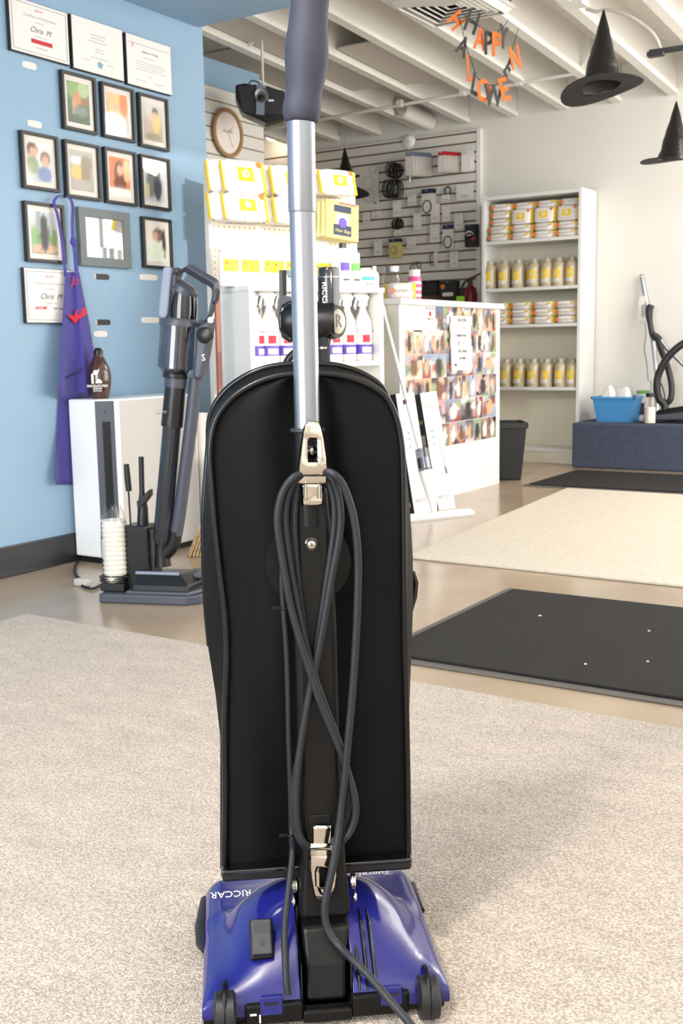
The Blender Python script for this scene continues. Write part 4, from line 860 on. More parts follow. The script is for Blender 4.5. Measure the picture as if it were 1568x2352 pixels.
carton((952, 1181), (992, 1174), (908, 905), (950, 902), 'white and black mop carton nearest the vacuum, behind the mop pole', None, 'teal_print', 0)
carton((1007, 1171), (1045, 1167), (964, 904), (1001, 898), 'white mop carton with green lettering, furthest right against the counter', None, 'green_print', 1)
A, B = ground(935, 1197), ground(1083, 1182)
mp = thing('flat_mop', 'white spray mop with purple collar standing in front of the cartons', 'mop', (A + B) / 2)
d = (B - A); n = Vector((-d.y, d.x, 0)).normalized() * .042; q = MB(); A2 = A - d * .25
q.loft([[A2 - n + Vector((0, 0, .006)), B - n * .7 + Vector((0, 0, .006)), B + n * .7 + Vector((0, 0, .006)), A2 + n + Vector((0, 0, .006))], [A2 - n + Vector((0, 0, .02)), B - n * .7 + Vector((0, 0, .02)), B + n * .7 + Vector((0, 0, .02)), A2 + n + Vector((0, 0, .02))], [A2 - n * .5 + d * .03 + Vector((0, 0, .03)), B - n * .3 - d * .05 + Vector((0, 0, .03)), B + n * .3 - d * .05 + Vector((0, 0, .03)), A2 + n * .5 + d * .03 + Vector((0, 0, .03))]]); q.build('mop_head', 'white_plastic', mp, world=True, bevel=.005)
q = MB().hexa([A2 - n * .95, B - n * .65, B + n * .65, A2 + n * .95, A2 - n * .95 + Vector((0, 0, .007)), B - n * .65 + Vector((0, 0, .007)), B + n * .65 + Vector((0, 0, .007)), A2 + n * .95 + Vector((0, 0, .007))]); q.build('mop_pad', 'grey_and_shade', mp, world=True)
M0 = ground(1000, 1191); dm = (M0 - EYE).dot(_Fw)
def mpt(px, py): return deep(px, py, dm + .1 * (1187 - py) / 350)
MB().tube([mpt(998, 1190), mpt(1000, 1180)], [.022, .018], 10).build('swivel', 'purple_dark', mp, world=True, bevel=.003)
MB().tube([mpt(998, 1180), mpt(993, 1150), mpt(981, 1095), mpt(978, 1082)], [.012, .022, .036, .036], 14).build('neck_bottle', 'white_plastic', mp, world=True, smooth=50)
MB().tube([mpt(977, 1082), mpt(968, 1032)], [.036, .034], 14).build('water_tank', 'smoke_plastic', mp, world=True, smooth=50)
MB().tube([mpt(976, 1076), mpt(972, 1052)], [.03, .03], 12).build('tank_label', 'silver', mp, world=True, smooth=50)
MB().tube([mpt(969, 1036), mpt(962, 1030), mpt(882, 722)], .0095, 10).build('pole', 'white_plastic', mp, world=True, smooth=50)
MB().tube([mpt(931.5, 928), mpt(929.5, 919)], .012, 10).build('collar', 'purple_dark', mp, world=True, smooth=50)
MB().tube(grow([mpt(882, 722), mpt(876, 700), mpt(864, 686), mpt(848, 678)], 4), .012, 10).build('handle', 'white_plastic', mp, world=True, smooth=50)
# ================================================================ tall bookcase at the back wall
BX0, BX1, BY = -3.385, -2.655, 7.2
def onb(px, py, y=BY): return plane(px, py, 1, y)
BZ = onb(1335, 429).z
bk = thing('bookcase', 'tall white bookcase stocked with wipes packs and bottles', 'bookcase', (BX0, BY, 0))
bx('side_panel', (BX0, BY, 0), (BX0 + .022, YB - .012, BZ), 'white_laminate', bk, world=True, bevel=.001)
bx('side_panel', (BX1 - .022, BY, 0), (BX1, YB - .012, BZ), 'white_laminate', bk, world=True, bevel=.001)
bx('top', (BX0 + .022, BY, BZ - .03), (BX1 - .022, YB - .012, BZ - .008), 'white_laminate', bk, world=True)
bx('back_panel', (BX0 + .01, YB - .024, .04), (BX1 - .01, YB - .012, BZ - .01), 'cream_laminate', bk, world=True)
SHZ = [onb(1220, 548).z, onb(1220, 659).z, onb(1220, 744).z, onb(1220, 889).z, .1]
for z in SHZ: bx('shelf', (BX0 + .022, BY + .004, z - .022), (BX1 - .022, YB - .024, z), 'white_laminate', bk, world=True, bevel=.001)
bx('kick_panel', (BX0 + .022, BY + .01, 0), (BX1 - .022, BY + .025, .078), 'cream_laminate', bk, world=True)
BF_ = Frame((0, 0), 0)
pw, ph, pd = .152, .052, .13
flat = wipes_pack(pw, ph, pd); pack_print(flat, pw, ph, pd, False)
xs_ = [BX0 + .024 + .086 + .1675 * c for c in range(4)]
first = True
def lay(x, y, z, label, rz=0, ry=0):
    global first
    t = flat if first else copy_tree(flat); first = False
    return put(t, BF_, (x, y, z), (0, ry, rz), label, 'wipes pack', 'wipes packs in the bookcase')
CN = ['leftmost', 'second', 'third', 'rightmost']; LV = ['bottom', 'second', 'third', 'fourth', 'top']
yy = BY + .075
for c in range(4):
    for r in range(2): lay(xs_[c] + .002 * r, yy, SHZ[0] + r * ph, 'flat wipes pack, %s stack on the top shelf, %s from below' % (CN[c], ['lowest', 'second'][r]), random.uniform(-.05, .05))
for r in range(3): lay(xs_[0] + .006, yy + .03, SHZ[0] + (2 + r) * ph, 'flat wipes pack, leftmost stack on the top shelf, %s from below' % ORD[2 + r], random.uniform(-.08, .08))
for c in range(1, 4):
    for r in (2, 3): lay(xs_[c] + .001, yy + .085, SHZ[0] + r * ph, 'flat wipes pack behind the %s upright pack on the top shelf, %s' % (['left', 'middle', 'right'][c - 1], ['lower', 'upper'][r - 2]), 0)
    lay(xs_[c] + .002, yy + .05, SHZ[0] + 4 * ph, 'flat wipes pack lying on top above the %s upright pack' % ['left', 'middle', 'right'][c - 1], random.uniform(-.08, .08))
up = wipes_pack(.15, .105, .045); pack_print(up, .15, .105, .045)
for c in range(1, 4):
    t = up if c == 1 else copy_tree(up)
    put(t, BF_, (xs_[c] - .005, BY + .012 + .045, SHZ[0] + 2 * ph + .002), (-.12, 0, 0), '%s of three upright wipes packs with yellow panel on the top shelf' % ['left', 'middle', 'right'][c - 1], 'wipes pack', 'upright wipes packs in the bookcase')
xs3 = [BX0 + .024 + .086 + .1675 * c for c in range(4)]
for c in range(4):
    for r in range(3): lay(xs3[c] + random.uniform(-.004, .004), yy, SHZ[2] + r * ph * .98, 'flat wipes pack, %s stack on the third shelf, %s layer' % (CN[c], ['bottom', 'middle', 'top'][r]), random.uniform(-.05, .05))
# yellow-label bottles
def jug():
    h, r = .205, .0455; t = bottle('bottle', [(0, 0), (r * .95, .001), (r, .008), (r, h * .62), (r * .97, h * .68), (r * .86, h * .75), (r * .6, h * .81), (r * .46, h * .84), (0, h * .84)], 'bottle_beige')
    MB().lathe([(0, h * .83), (r * .5, h * .83), (r * .5, h * .93), (r * .44, h * .95), (0, h * .95)], n=14).build('cap', 'bottle_clear', t, smooth=40)
    for (z0, z1, m, nm) in ((.27, .56, 'yellow', 'label'), (.13, .27, 'paper', 'label_foot')):
        q = MB(); q.loft([[(r * 1.012 * math.sin(a), -r * 1.012 * math.cos(a), z * h) for a in [-.8 + 1.6 * j / 8 for j in range(9)]] for z in (z0, z1)], cap=False, closed=False); q.build(nm, m, t)
    lb = t.children[2] if len(t.children) > 2 else t
    for c_ in t.children:
        if c_.name.startswith('label') and not c_.name.startswith('label_'): lb = c_
    bx('label_figure', (-.004, -r * 1.03, h * .33), (.012, -r * 1.0, h * .5), 'paper', lb); MB().lathe([(.006, 0), (.006, .002)], (-.022, -r * .88, h * .49), (-.45, -.9, 0), 8).build('round_mark', 'orange', lb)
    return t
jg = jug(); fj = True
for (sh, pxs, nm, py) in ((1, (1126, 1158, 1190, 1226, 1256, 1283, 1313), 'upper', 640), (3, (1133, 1162, 1192, 1225, 1255, 1287, 1314), 'lower', 870)):
    for i, px in enumerate(pxs):
        p = onb(px, py, BY + .055); t = jg if fj else copy_tree(jg); fj = False
        put(t, BF_, (p.x, BY + .055, SHZ[sh]), (0, 0, -.35 + random.uniform(-.1, .1)), '%s yellow-label bottle from the left, front row of the %s bottle shelf' % (ORD[i], nm), 'bottle', 'yellow-label bottles in the bookcase')
        t = copy_tree(jg); put(t, BF_, (p.x + .012, BY + .165, SHZ[sh]), (0, 0, -.2), '%s bottle from the left, back row of the %s bottle shelf' % (ORD[i], nm), 'bottle', 'yellow-label bottles in the bookcase')
# ================================================================ goods on the slatted wall
GY = SY - .014
def ong(px, py, off=0): return plane(px, py, 1, GY - off)
GF = Frame((0, GY), 0)
def hookrod(t, x, z, l): MB().tube([(x, 0, z), (x, -l, z + .004)], .0025, 6).build('hook', 'wire', t)
def card(x0, y0, x1, y1, label, tint='paper'):
    a, b = ong(x0, y0, .03), ong(x1, y1, .03); t = thing('price_card', label, 'price card', ((a.x + b.x) / 2, GY, b.z), 0, 'price cards on the slatted wall'); w, h = b.x - a.x, a.z - b.z
    cd_ = bx('card', (-w / 2, -.032, 0), (w / 2, -.03, h), tint, t); hookrod(t, 0, h - .012, .045)
    text('lettering', '8.99', min(w * .32, .03), 'grey_ink', cd_, (0, -.0328, h * .22), (1, 0, 0), (0, 0, 1))
Z8 = lambda zx, zy: (780 + zx / 4.612, 320 + zy / 4.612)
for (a, b, c, d, lab) in ((720, 590, 815, 695, 'square price card below the coiled belts, upper middle of the slatted wall'), (1235, 480, 1415, 635, 'wide pair of price cards at the right of the slatted wall'), (562, 655, 650, 815, 'tall price card under the large belt coil'), (340, 765, 440, 830, 'small price card just right of the peg poster bottom'),
        (245, 775, 320, 885, 'narrow price card nearest the tilted carton'), (780, 785, 865, 960, 'tall price card in the middle of the slatted wall'), (965, 690, 1060, 875, 'tall price card under the clear belt bag'), (1085, 700, 1172, 868, 'tall price card left of centre, beside another under the ring belt'),
        (1215, 785, 1310, 945, 'price card above and left of the red belt pack'), (710, 1045, 805, 1150, 'square price card in the lower middle of the slatted wall'), (955, 905, 1058, 1090, 'tall price card beside the navy-topped looped belt'), (360, 1070, 450, 1230, 'tall price card left of the navy-headed pack'),
        (1165, 1190, 1258, 1355, 'lowest tall price card at the right of the slatted wall'), (575, 950, 655, 1020, 'price card under the small black ring bundle'), (1080, 590, 1165, 650, 'price card just below the single ring belt'), (1000, 1180, 1035, 1330, 'narrow price card behind the thin oval belt')):
    card(*Z8(a, b), *Z8(c, d), lab)
def coil(zx, zy, rw, rh, n, label, r=.004):
    p = ong(*Z8(zx, zy), .05); t = thing('belt_coil', label, 'belts', (p.x, GY, p.z), 0, 'drive belts on the slatted wall'); R = rw / 4.612 * 8.6 / 2510; s = rh / rw
    for i in range(n): MB().torus((random.uniform(-.003, .003) - .006 * i + .003 * n, -.02 - .014 * i, random.uniform(-.004, .004)), R * random.uniform(.86, 1), r, (0.12, 1, 0), 22, 6, s).build('belt', 'black_rubber', t, smooth=60)
    hookrod(t, 0, R * s * .8, .03 + .014 * n); return t
coil(580, 335, 48, 76, 7, 'upper thick coil of black belts on the slatted wall', .005); coil(570, 530, 62, 92, 8, 'lower larger coil of black belts on the slatted wall', .005)
coil(600, 895, 46, 52, 4, 'small black ring bundle midway down the slatted wall', .006); coil(1115, 545, 38, 44, 1, 'single dark ring belt at the upper right of the slatted wall', .005)
coil(960, 1265, 40, 72, 1, 'thin oval belt low on the slatted wall', .003); coil(795, 1345, 48, 50, 1, 'thin round belt just above the counter bottle', .003); coil(745, 350, 76, 60, 1, 'thin pale belt left of the clear hanging bags', .002)
def bag(x0, y0, x1, y1, n, label, head, body, step=.02, name='parts_bag', art=None):
    a, b = ong(*Z8(x0, y0), .06), ong(*Z8(x1, y1), .06); w, h = b.x - a.x, a.z - b.z
    t = thing(name, label, 'parts bag', ((a.x + b.x) / 2, GY, b.z), 0, 'bagged parts on the slatted wall')
    for i in range(n):
        dx = .012 * (n - 1 - i); y = -.03 - step * i
        q = MB(); q.loft([[(dx - w / 2, y - .002, h * .02), (dx + w / 2, y - .002, h * .02), (dx + w / 2, y, h * .02), (dx - w / 2, y, h * .02)], [(dx - w / 2, y - .008, h * .35), (dx + w / 2, y - .008, h * .35), (dx + w / 2, y + .004, h * .35), (dx - w / 2, y + .004, h * .35)], [(dx - w / 2, y - .002, h * .84), (dx + w / 2, y - .002, h * .84), (dx + w / 2, y, h * .84), (dx - w / 2, y, h * .84)]])
        q.build('bag', body, t, smooth=40); bx('header_card', (dx - w / 2, y - .004, h * .82), (dx + w / 2, y + .001, h), head, t)
    y = -.03 - step * (n - 1)
    if art: art(t, w, h, y - .009)
    hookrod(t, 0, h * .9, .05 + step * n); return t
bag(768, 160, 860, 400, 7, 'row of clear parts bags with pale headers, top of the slatted wall', 'slate_light', 'spray_milky', .022)
bag(1090, 150, 1170, 355, 6, 'row of red-topped parts bags at the top right of the slatted wall', 'red_print', 'off_white', .02)
bag(1285, 130, 1385, 340, 2, 'white parts bag at the top right end of the slatted wall', 'paper', 'pack_white')
def loopart(t, w, h, y): MB().torus((0, y, h * .3), w * .36, .004, (0, 1, 0), 20, 6, 1.3).build('belt', 'black_rubber', t, smooth=60)
bag(860, 530, 985, 790, 2, 'clear bag with navy header holding a looped belt, upper right', 'navy', 'off_white', .02, art=loopart)
bag(1070, 905, 1185, 1160, 1, 'navy-headed bag with long looped belt at the lower right', 'navy', 'off_white', art=loopart)
bag(1320, 905, 1440, 1140, 2, 'red and black belt pack at the right edge of the slatted wall', 'box_black', 'soft_black', art=lambda t, w, h, y: (MB().lathe([(w * .2, 0), (w * .2, .003)], (w * .25, y, h * .38), (0, -1, 0), 12).build('label_spot', 'red_print', t), MB().torus((-w * .1, y - .004, h * .5), w * .33, .006, (0, 1, 0), 18, 6, .6).build('belt', 'black_rubber', t), MB().lathe([(w * .42, 0), (w * .42, .003)], (-.012, y + .006, h * .5), (0, -1, 0), 18).build('label_disc', 'paper', t)))
bag(515, 1055, 630, 1255, 2, 'navy-headed clear pack low on the slatted wall', 'navy', 'kraft', art=lambda t, w, h, y: MB().torus((0, y, h * .42), w * .3, .004, (0, 1, 0), 16, 6).build('belt', 'wire', t))
bag(870, 1500, 1020, 1650, 2, 'black filter pack just above the counter, left one', 'satin_black', 'box_black'); bag(1050, 1505, 1235, 1680, 2, 'black and white printed pack just above the counter, right one', 'box_black', 'soft_black', art=lambda t, w, h, y: (MB().lathe([(w * .13, 0), (w * .13, .003)], (-w * .28, y, h * .68), (0, -1, 0), 10).build('label_spot', 'orange', t), bx('label_strip', (-w * .3, y, h * .12), (w * .3, y + .003, h * .34), 'paper', t)))
a, b = ong(*Z8(142, 300), .02), ong(*Z8(408, 712), .02)
t = thing('belt_poster', 'white poster with belt circles on the slatted wall behind the hat', 'poster', (a.x, GY, b.z)); w, h = b.x - a.x, a.z - b.z
bx('sheet', (0, -.012, 0), (w, -.008, h), 'paper', t); bx('printed_block', (w * .05, -.0128, h * .76), (w * .24, -.0115, h * .82), 'ink', t); bx('printed_block', (w * .78, -.0128, h * .06), (w * .92, -.0115, h * .14), 'grey_ink', t)
for u, v, r in ((.6, .6, .05), (.6, .28, .05), (.78, .9, .03)): MB().torus((w * u, -.013, h * v), r, .0015, (0, 1, 0), 20, 4).build('printed_ring', 'grey_ink', t)
a = ong(*Z8(740, 210), .06); b = ong(*Z8(740, 455), .06); t = thing('white_tube', 'thin white tube hanging upright on the slatted wall', 'tube', (a.x, GY, b.z)); MB().tube([(0, -.06, 0), (0, -.06, a.z - b.z)], .007, 8).build('tube_body', 'white_plastic', t, smooth=60); hookrod(t, 0, a.z - b.z - .01, .065)
# fire extinguisher
p = ong(1080, 690, .08); t = thing('fire_extinguisher', 'red fire extinguisher with lime tag on the slatted wall above the counter', 'extinguisher', (p.x, GY - .08, .9)); h = ong(1080, 655, .08).z - .9
r = (ong(1094, 670, .08).x - ong(1066, 670, .08).x) / 2
MB().lathe([(0, 0), (r, .005), (r, h * .82), (r * .7, h * .95), (r * .3, h), (0, h)], n=20).build('cylinder', 'ext_red', t, smooth=45)
MB().lathe([(0, h), (r * .32, h), (r * .3, h + .04), (0, h + .045)], n=12).build('valve', 'satin_black', t, smooth=40)
MB().prism([(-.01, -.01, h + .03), (.075, -.01, h + .075), (.08, -.01, h + .085), (-.01, -.01, h + .05)], (0, .02, 0)).build('lever', 'ext_red', t, bevel=.002)
MB().tube(grow([(0, -.01, h + .03), (-.04, -.02, h + .02), (-.07, -.02, h * .8), (-.07, -.02, h * .4)], 4), .008, 8).build('hose', 'satin_black', t, smooth=60)
bx('tag', (-.085, -.06, h * .36), (-.02, -.058, h * .78), 'lime', t); MB().lathe([(r * 1.01, h * .3), (r * 1.01, h * .55)], n=20).build('label', 'paper', t, smooth=60)
MB().box((-.012, .02, h * .5), (.012, .08, h * .6)).build('bracket', 'satin_black', t)
# ================================================================ clock, speaker, cameras
def onr(px, py, off=.03): return plane(px, py, 0, XREC + off)
c = onr(526, 305, .05); r = (onr(526, 249, .05).z - onr(526, 361, .05).z) / 2
t = thing('wall_clock', 'round clock with tan rim and pale face on the recess wall', 'clock', (XREC + .022, c.y, c.z))
MB().torus((.02, 0, 0), r * .93, r * .09, (1, 0, 0), 36, 8).build('rim', 'clock_tan', t, smooth=60)
MB().lathe([(0, 0), (r * .9, 0), (r * .9, .018), (0, .018)], axis=(1, 0, 0), n=32).build('face', 'clock_face', t, smooth=30)
text('lettering', 'HOOVER', r * .16, 'copper_brown', t, (.0185, 0, r * .05), (0, 1, 0), (0, 0, 1))
for a_, l in ((.9, .45), (2.6, .62)): MB().tube([(.021, 0, 0), (.021, r * l * math.sin(a_), r * l * math.cos(a_))], .003, 5).build('hand', 'off_white', t)
g = deep(598, 238, 6.2); KF2 = Frame((g.x, g.y, g.z - .16), CAMANG + .1)
t = fthing('speaker', 'black angular loudspeaker hanging above the clock', 'speaker', KF2); kp = lambda a, b, ly=0: KF2.P(a, b, ly)
def zq(pts, ly): return [kp(a, b, ly) for a, b in pts]
MB().prism(zq([(540, 194), (562, 190), (655, 208), (657, 268), (610, 282), (556, 258), (541, 222)], 0), (0, .14, 0)).build('cabinet', 'satin_black', t, bevel=.012)
MB().prism(zq([(546, 198), (588, 194), (588, 262), (556, 256)], -.006), (0, .01, 0)).build('grille', 'box_black', t); MB().prism(zq([(610, 196), (652, 211), (652, 264), (608, 262)], -.006), (0, .01, 0)).build('grille', 'box_black', t)
MB().prism(zq([(589, 193), (609, 196), (607, 264), (588, 262)], -.014), (0, .02, 0)).build('centre_panel', 'slate_light', t)
cc = zq([(600, 218)], -.015)[0]; MB().lathe([(.022, 0), (.036, .006), (.04, .0)], cc, (0, -1, 0), 20).build('horn', 'rough_silver', t, smooth=50); MB().lathe([(0, .012), (.02, .008), (.02, 0)], zq([(600, 226)], -.019)[0], (0, -1, 0), 16).build('cone', 'satin_black', t, smooth=50)
b_ = zq([(622, 231)], -.008)[0]; bx('badge', (b_.x - .016, b_.y - .004, b_.z - .005), (b_.x + .016, b_.y, b_.z + .005), 'white_ink', t)
MB().tube([(.02, .1, .2), (.02, .1, ceilz(KF2.o.y) + .03 - KF2.o.z)], .007, 8).build('drop_rod', 'white_paint', t)
MB().tube(grow([(-.07, .08, .25), (-.05, .08, .3), (0, .08, .29), (.02, .08, .25)], 4), .004, 6).build('speaker_wire', 'ink', t)
p = plane(626, 305, 1, YB - .15); t = thing('ceiling_fixture', 'round white fixture on the back wall below the loudspeaker', 'fixture', p)
MB().lathe([(0, .06), (.05, .05), (.07, .02), (.07, -.01), (0, -.012)]).build('base', 'white_plastic', t, smooth=45); MB().ball((.0, 0, -.02), .055, 16, 8, (1, 1, .8)).build('globe', 'fixture_added_glow', t, smooth=60); MB().box((-.03, .03, -.02), (.03, .15, .05)).build('arm', 'white_plastic', t, bevel=.004)  # glow added to the globe to warm the dark wall around it
p = plane(942, 328, 1, YB); t = thing('wall_sensor', 'small round white sensor on the back wall above the slats', 'sensor', p); MB().lathe([(0, 0), (.055, 0), (.055, .03), (.04, .045), (0, .048)], axis=(0, -1, 0), n=20).build('housing', 'white_plastic', t, smooth=45); MB().lathe([(.02, .044), (.02, .05)], axis=(0, -1, 0), n=12).build('lens', 'off_white', t)
# ================================================================ overhead: conduit, duct, vent, track, hats, garland
py_c = 6.55
for _ in range(30): py_c += (ceilz(py_c) - .012 - plane(1050, 217, 1, py_c).z) * 2
A, B = plane(805, 262, 1, py_c), plane(1300, 172, 1, py_c)
t = thing('conduit', 'thin white conduit pipe crossing under the ceiling joists', 'pipe', B)
pts = [A + (A - B) * .6, A, B, B + Vector((.06, 0, .01)), B + Vector((.13, 0, .08)), B + Vector((.14, .0, .2))]
MB().tube([pts[0], pts[1], pts[2]], .012, 10).build('pipe', 'white_paint', t, world=True, smooth=60); MB().tube(grow(pts[2:], 4), .012, 10).build('bend', 'white_paint', t, world=True, smooth=60)
for k_ in (.25, .55, .8): q_ = A + (B - A) * k_; MB().box(q_ + Vector((-.02, -.018, -.014)), q_ + Vector((.02, .018, .03))).build('strap', 'off_white', t, world=True)
x = (JX[7] + JX[6]) / 2; p = plane(985, 268, 1, 7.1)
t = thing('duct', 'short round white duct between the joists near the back wall', 'duct', p); d1 = plane(985, 280, 1, 7.49); d0 = d1 + Vector((0, -.45, .02))
MB().tube([d0, d1], .06, 20).build('duct_body', 'joist_paint', t, world=True, smooth=40); MB().tube([d0, d0 + (d1 - d0) * .08], .064, 20).build('collar', 'off_white', t, world=True, smooth=40)
# square ceiling diffuser
VY = plane(1010, 52, 2, ceilz(5.0) - .04)
c1 = plane(905, 12, 2, VY.z); c2 = plane(995, 68, 2, VY.z); c3 = plane(1143, 20, 2, VY.z)
sx_ = .46; vc = Vector((c2.x, c2.y, VY.z)) + Vector((.23, -.23, 0))
t = thing('ceiling_vent', 'square white ceiling vent with concentric louvres above the garland', 'vent', vc)
for i in range(6):
    o_, i_ = .23 * (1 - i * .15), .23 * (1 - i * .15) - .026; z0 = .0 + .004 * i
    q = MB(); q.loft([[(-o_, -o_, .03), (o_, -o_, .03), (o_, o_, .03), (-o_, o_, .03)], [(-i_, -i_, z0), (i_, -i_, z0), (i_, i_, z0), (-i_, i_, z0)], [(-i_ + .004, -i_ + .004, z0 + .004), (i_ - .004, -i_ + .004, z0 + .004), (i_ - .004, i_ - .004, z0 + .004), (-i_ + .004, i_ - .004, z0 + .004)], [(-o_, -o_, .036), (o_, -o_, .036), (o_, o_, .036), (-o_, o_, .036)]][: 4] + [[(-o_, -o_, .03), (o_, -o_, .03), (o_, o_, .03), (-o_, o_, .03)]], cap=False); q.build('louvre', 'white_paint', t)
bx('plenum', (-.225, -.225, .037), (.225, .225, .09), 'box_black', t); bx('rim', (-.24, -.24, .028), (-.225, .24, .05), 'white_paint', t); bx('rim', (.225, -.24, .028), (.24, .24, .05), 'white_paint', t); bx('rim', (-.225, -.24, .028), (.225, -.225, .05), 'white_paint', t); bx('rim', (-.225, .225, .028), (.225, .24, .05), 'white_paint', t)
# track light and flexible cable
ty = 5.6; a = plane(1492, 126, 1, ty); t = thing('track_rail', 'black ceiling track rail at the upper right with a loose cable', 'track light', a)
e = Vector((1, .12, .02)).normalized()
q = MB(); b = a + e * 1.2; n = Vector((0, .02, 0)); u_ = Vector((0, 0, .02)); q.hexa([a - n, b - n, b + n, a + n, a - n + u_, b - n + u_, b + n + u_, a + n + u_]); q.build('rail', 'satin_black', t, world=True, bevel=.002)
q = MB(); q.box(a + Vector((-.01, -.024, -.012)), a + Vector((.07, .024, .012))).build('end_feed', 'soft_black', t, world=True, bevel=.003)
MB().tube(grow([plane(x_, y_, 1, ty) for x_, y_ in ((1345, 20), (1370, 27), (1395, 22), (1440, 35), (1480, 60), (1505, 85), (1516, 112))], 5), .009, 8).build('flex_cable', 'grey_panel', t, world=True, smooth=60)
q = MB(); p = plane(1318, 6, 1, ty); q.box(p + Vector((-.06, -.05, -.02)), p + Vector((.06, .05, .16))).build('junction_box', 'white_paint', t, world=True, bevel=.004)
def hat(apex, brim_l, brim_r, dep, label, tilt, lean=(0, 0)):
    c = deep((brim_l[0] + brim_r[0]) / 2, (brim_l[1] + brim_r[1]) / 2, dep); R = (brim_r[0] - brim_l[0]) / 2 * dep / F; top = deep(*apex, dep)
    t = thing('witch_hat', label, 'witch hat', c, CAMANG, 'hanging witch hats'); h = (top - c).length; lx = (top - c).dot(Vector((math.cos(CAMANG), math.sin(CAMANG), 0)))
    T = Matrix.Rotation(tilt[0], 4, 'X') @ Matrix.Rotation(tilt[1], 4, 'Y'); n = 32
    q = MB(); q.m = T
    q.loft([[(r * math.cos(2 * math.pi * j / n), r * math.sin(2 * math.pi * j / n), z + .012 * math.sin(2 * 2 * math.pi * j / n) * (r / R)) for j in range(n)] for r, z in ((R * .47, .004), (R * .75, .0), (R, -.006), (R, -.001), (R * .75, .006), (R * .47, .01))], cap=False); q.build('brim', 'hat_under', t, smooth=40)
    q = MB(); rings = []
    for i in range(13):
        s = i / 12; r = R * .48 * (1 - s) ** .96 + .003; r *= 1 + .03 * math.sin(i * 2.2); ctr = (T @ Vector((0, 0, .006))).lerp(Vector((lx, 0, h)), s)
        rings.append([ctr + (T if s < .15 else Matrix.Identity(4)) @ Vector((r * (1 + .03 * math.sin(3 * a + i)) * math.cos(a), r * math.sin(a), 0)) for a in [2 * math.pi * j / n for j in range(n)]])
    q.loft(rings, cap=False); q.build('cone', 'hat_cloth', t, smooth=50)
    q = MB(); q.loft([[p * .94 + Vector((0, 0, .004)) for p in r] for r in rings[:9]], cap=False); q.build('inner_shade_cone', 'hat_under', t, smooth=50)  # matte inner cone added so the hat's hollow stays dark
    q = MB(); zc_ = ceilz(c.y) + .24; q.tube([(lx, 0, h - .005), (lx, 0, max(zc_ - c.z, h + .05))], .0008, 4); q.build('hanging_thread', 'wire', t)
    return t
hat((1380, 32), (1287, 215), (1475, 189), 5.0, 'large black witch hat hanging nearest, upper right', (-.13, -.13)); hat((1547, 238), (1472, 370), (1622, 366), 6.3, 'black witch hat cut by the right edge of the picture', (.12, 0)); hat((791, 343), (741, 430), (849, 448), 8.0, 'small black witch hat behind the pegboard', (-.2, .14))
# garlands
GD = 5.0
def gp(px, py, e=0): return deep(px, py, GD + e)
fw = Vector((_Fw.x, _Fw.y, 0)).normalized(); rt_ = Vector((_R.x, _R.y, 0)).normalized()
def garland(label, string, letters, base):
    t = thing('letter_garland', label, 'garland', base, 0, 'letter garlands')
    MB().tube(grow([gp(*p) for p in string], 4), .0018, 5).build('cord', 'ink', t, world=True)
    for (ch, px, py, szx, m, rot, turn) in letters:
        x = (rt_ * math.cos(turn) + fw * math.sin(turn)); up_ = Vector((0, 0, 1)); x2 = x * math.cos(rot) + up_ * math.sin(rot); u2 = up_ * math.cos(rot) - x * math.sin(rot)
        o = text('letter', ch, szx * GD / F * 1.36, m, t, gp(px, py), x2, u2, world=True, bold=.003, sx=.7); s_ = o.modifiers.new('t', 'SOLIDIFY'); s_.thickness = .002
    return t
Oc, Dc = 'orange_card', 'dark_card'
garland('upper string of orange and black letters spelling HAPPY near the ceiling vent', [(1050, 15), (1072, 40), (1090, 52), (1110, 66), (1135, 76), (1155, 62), (1167, 46)], [('H', 1083, 52, 52, Dc, -.35, .35), ('A', 1102, 92, 50, Oc, -.1, .5), ('P', 1121, 102, 52, Dc, .02, .4), ('P', 1139, 105, 54, Oc, .02, .4), ('Y', 1156, 88, 52, Dc, -.12, .8)], gp(1110, 66))
garland('lower drooping string of orange and black letters spelling HALLOWEEN', [(1046, 20), (1058, 55), (1072, 110), (1082, 140), (1094, 175), (1112, 190), (1135, 196), (1155, 180), (1168, 140), (1180, 100), (1190, 65)],
        [('H', 1046, 48, 46, Oc, -.9, .3), ('A', 1062, 108, 46, Dc, -.45, .6), ('L', 1077, 160, 58, Oc, .1, 1.0), ('L', 1090, 195, 52, Dc, -.25, .7), ('O', 1111, 211, 52, Oc, .06, .5), ('W', 1133, 222, 48, Dc, .0, .4), ('E', 1158, 208, 52, Oc, .3, .3), ('E', 1166, 158, 44, Dc, -.7, .8), ('N', 1183, 135, 52, Oc, .3, .7)], gp(1135, 196))
# ================================================================ things on the carpeted platform
PZ = .3
PFm = Frame((0, 7.14, PZ), 0)
def pp(px, py, y=7.14): return plane(px, py, 1, y)
a, b = pp(1370, 972), pp(1448, 972); c, d = pp(1362, 912), pp(1474, 914); e = pp(1466, 968, 7.3)
t = thing('blue_bin', 'blue plastic bin with white bags inside on the platform', 'bin', (a.x, 7.14, PZ)); hb = c.z - PZ
w0, w1 = b.x - a.x, pp(1458, 912).x - c.x; dx = c.x - a.x
q = MB(); q.loft([[(0, 0, 0), (w0, 0, 0), (w0, .2, 0), (0, .2, 0)], [(dx, -.02, hb), (dx + w1, -.02, hb), (dx + w1, .22, hb), (dx, .22, hb)]], cap=False); q.f.append([0, 1, 2, 3]); q.mi.append(0); o = q.build('tub', 'blue_bin', t); s_ = o.modifiers.new('t', 'SOLIDIFY'); s_.thickness = .005
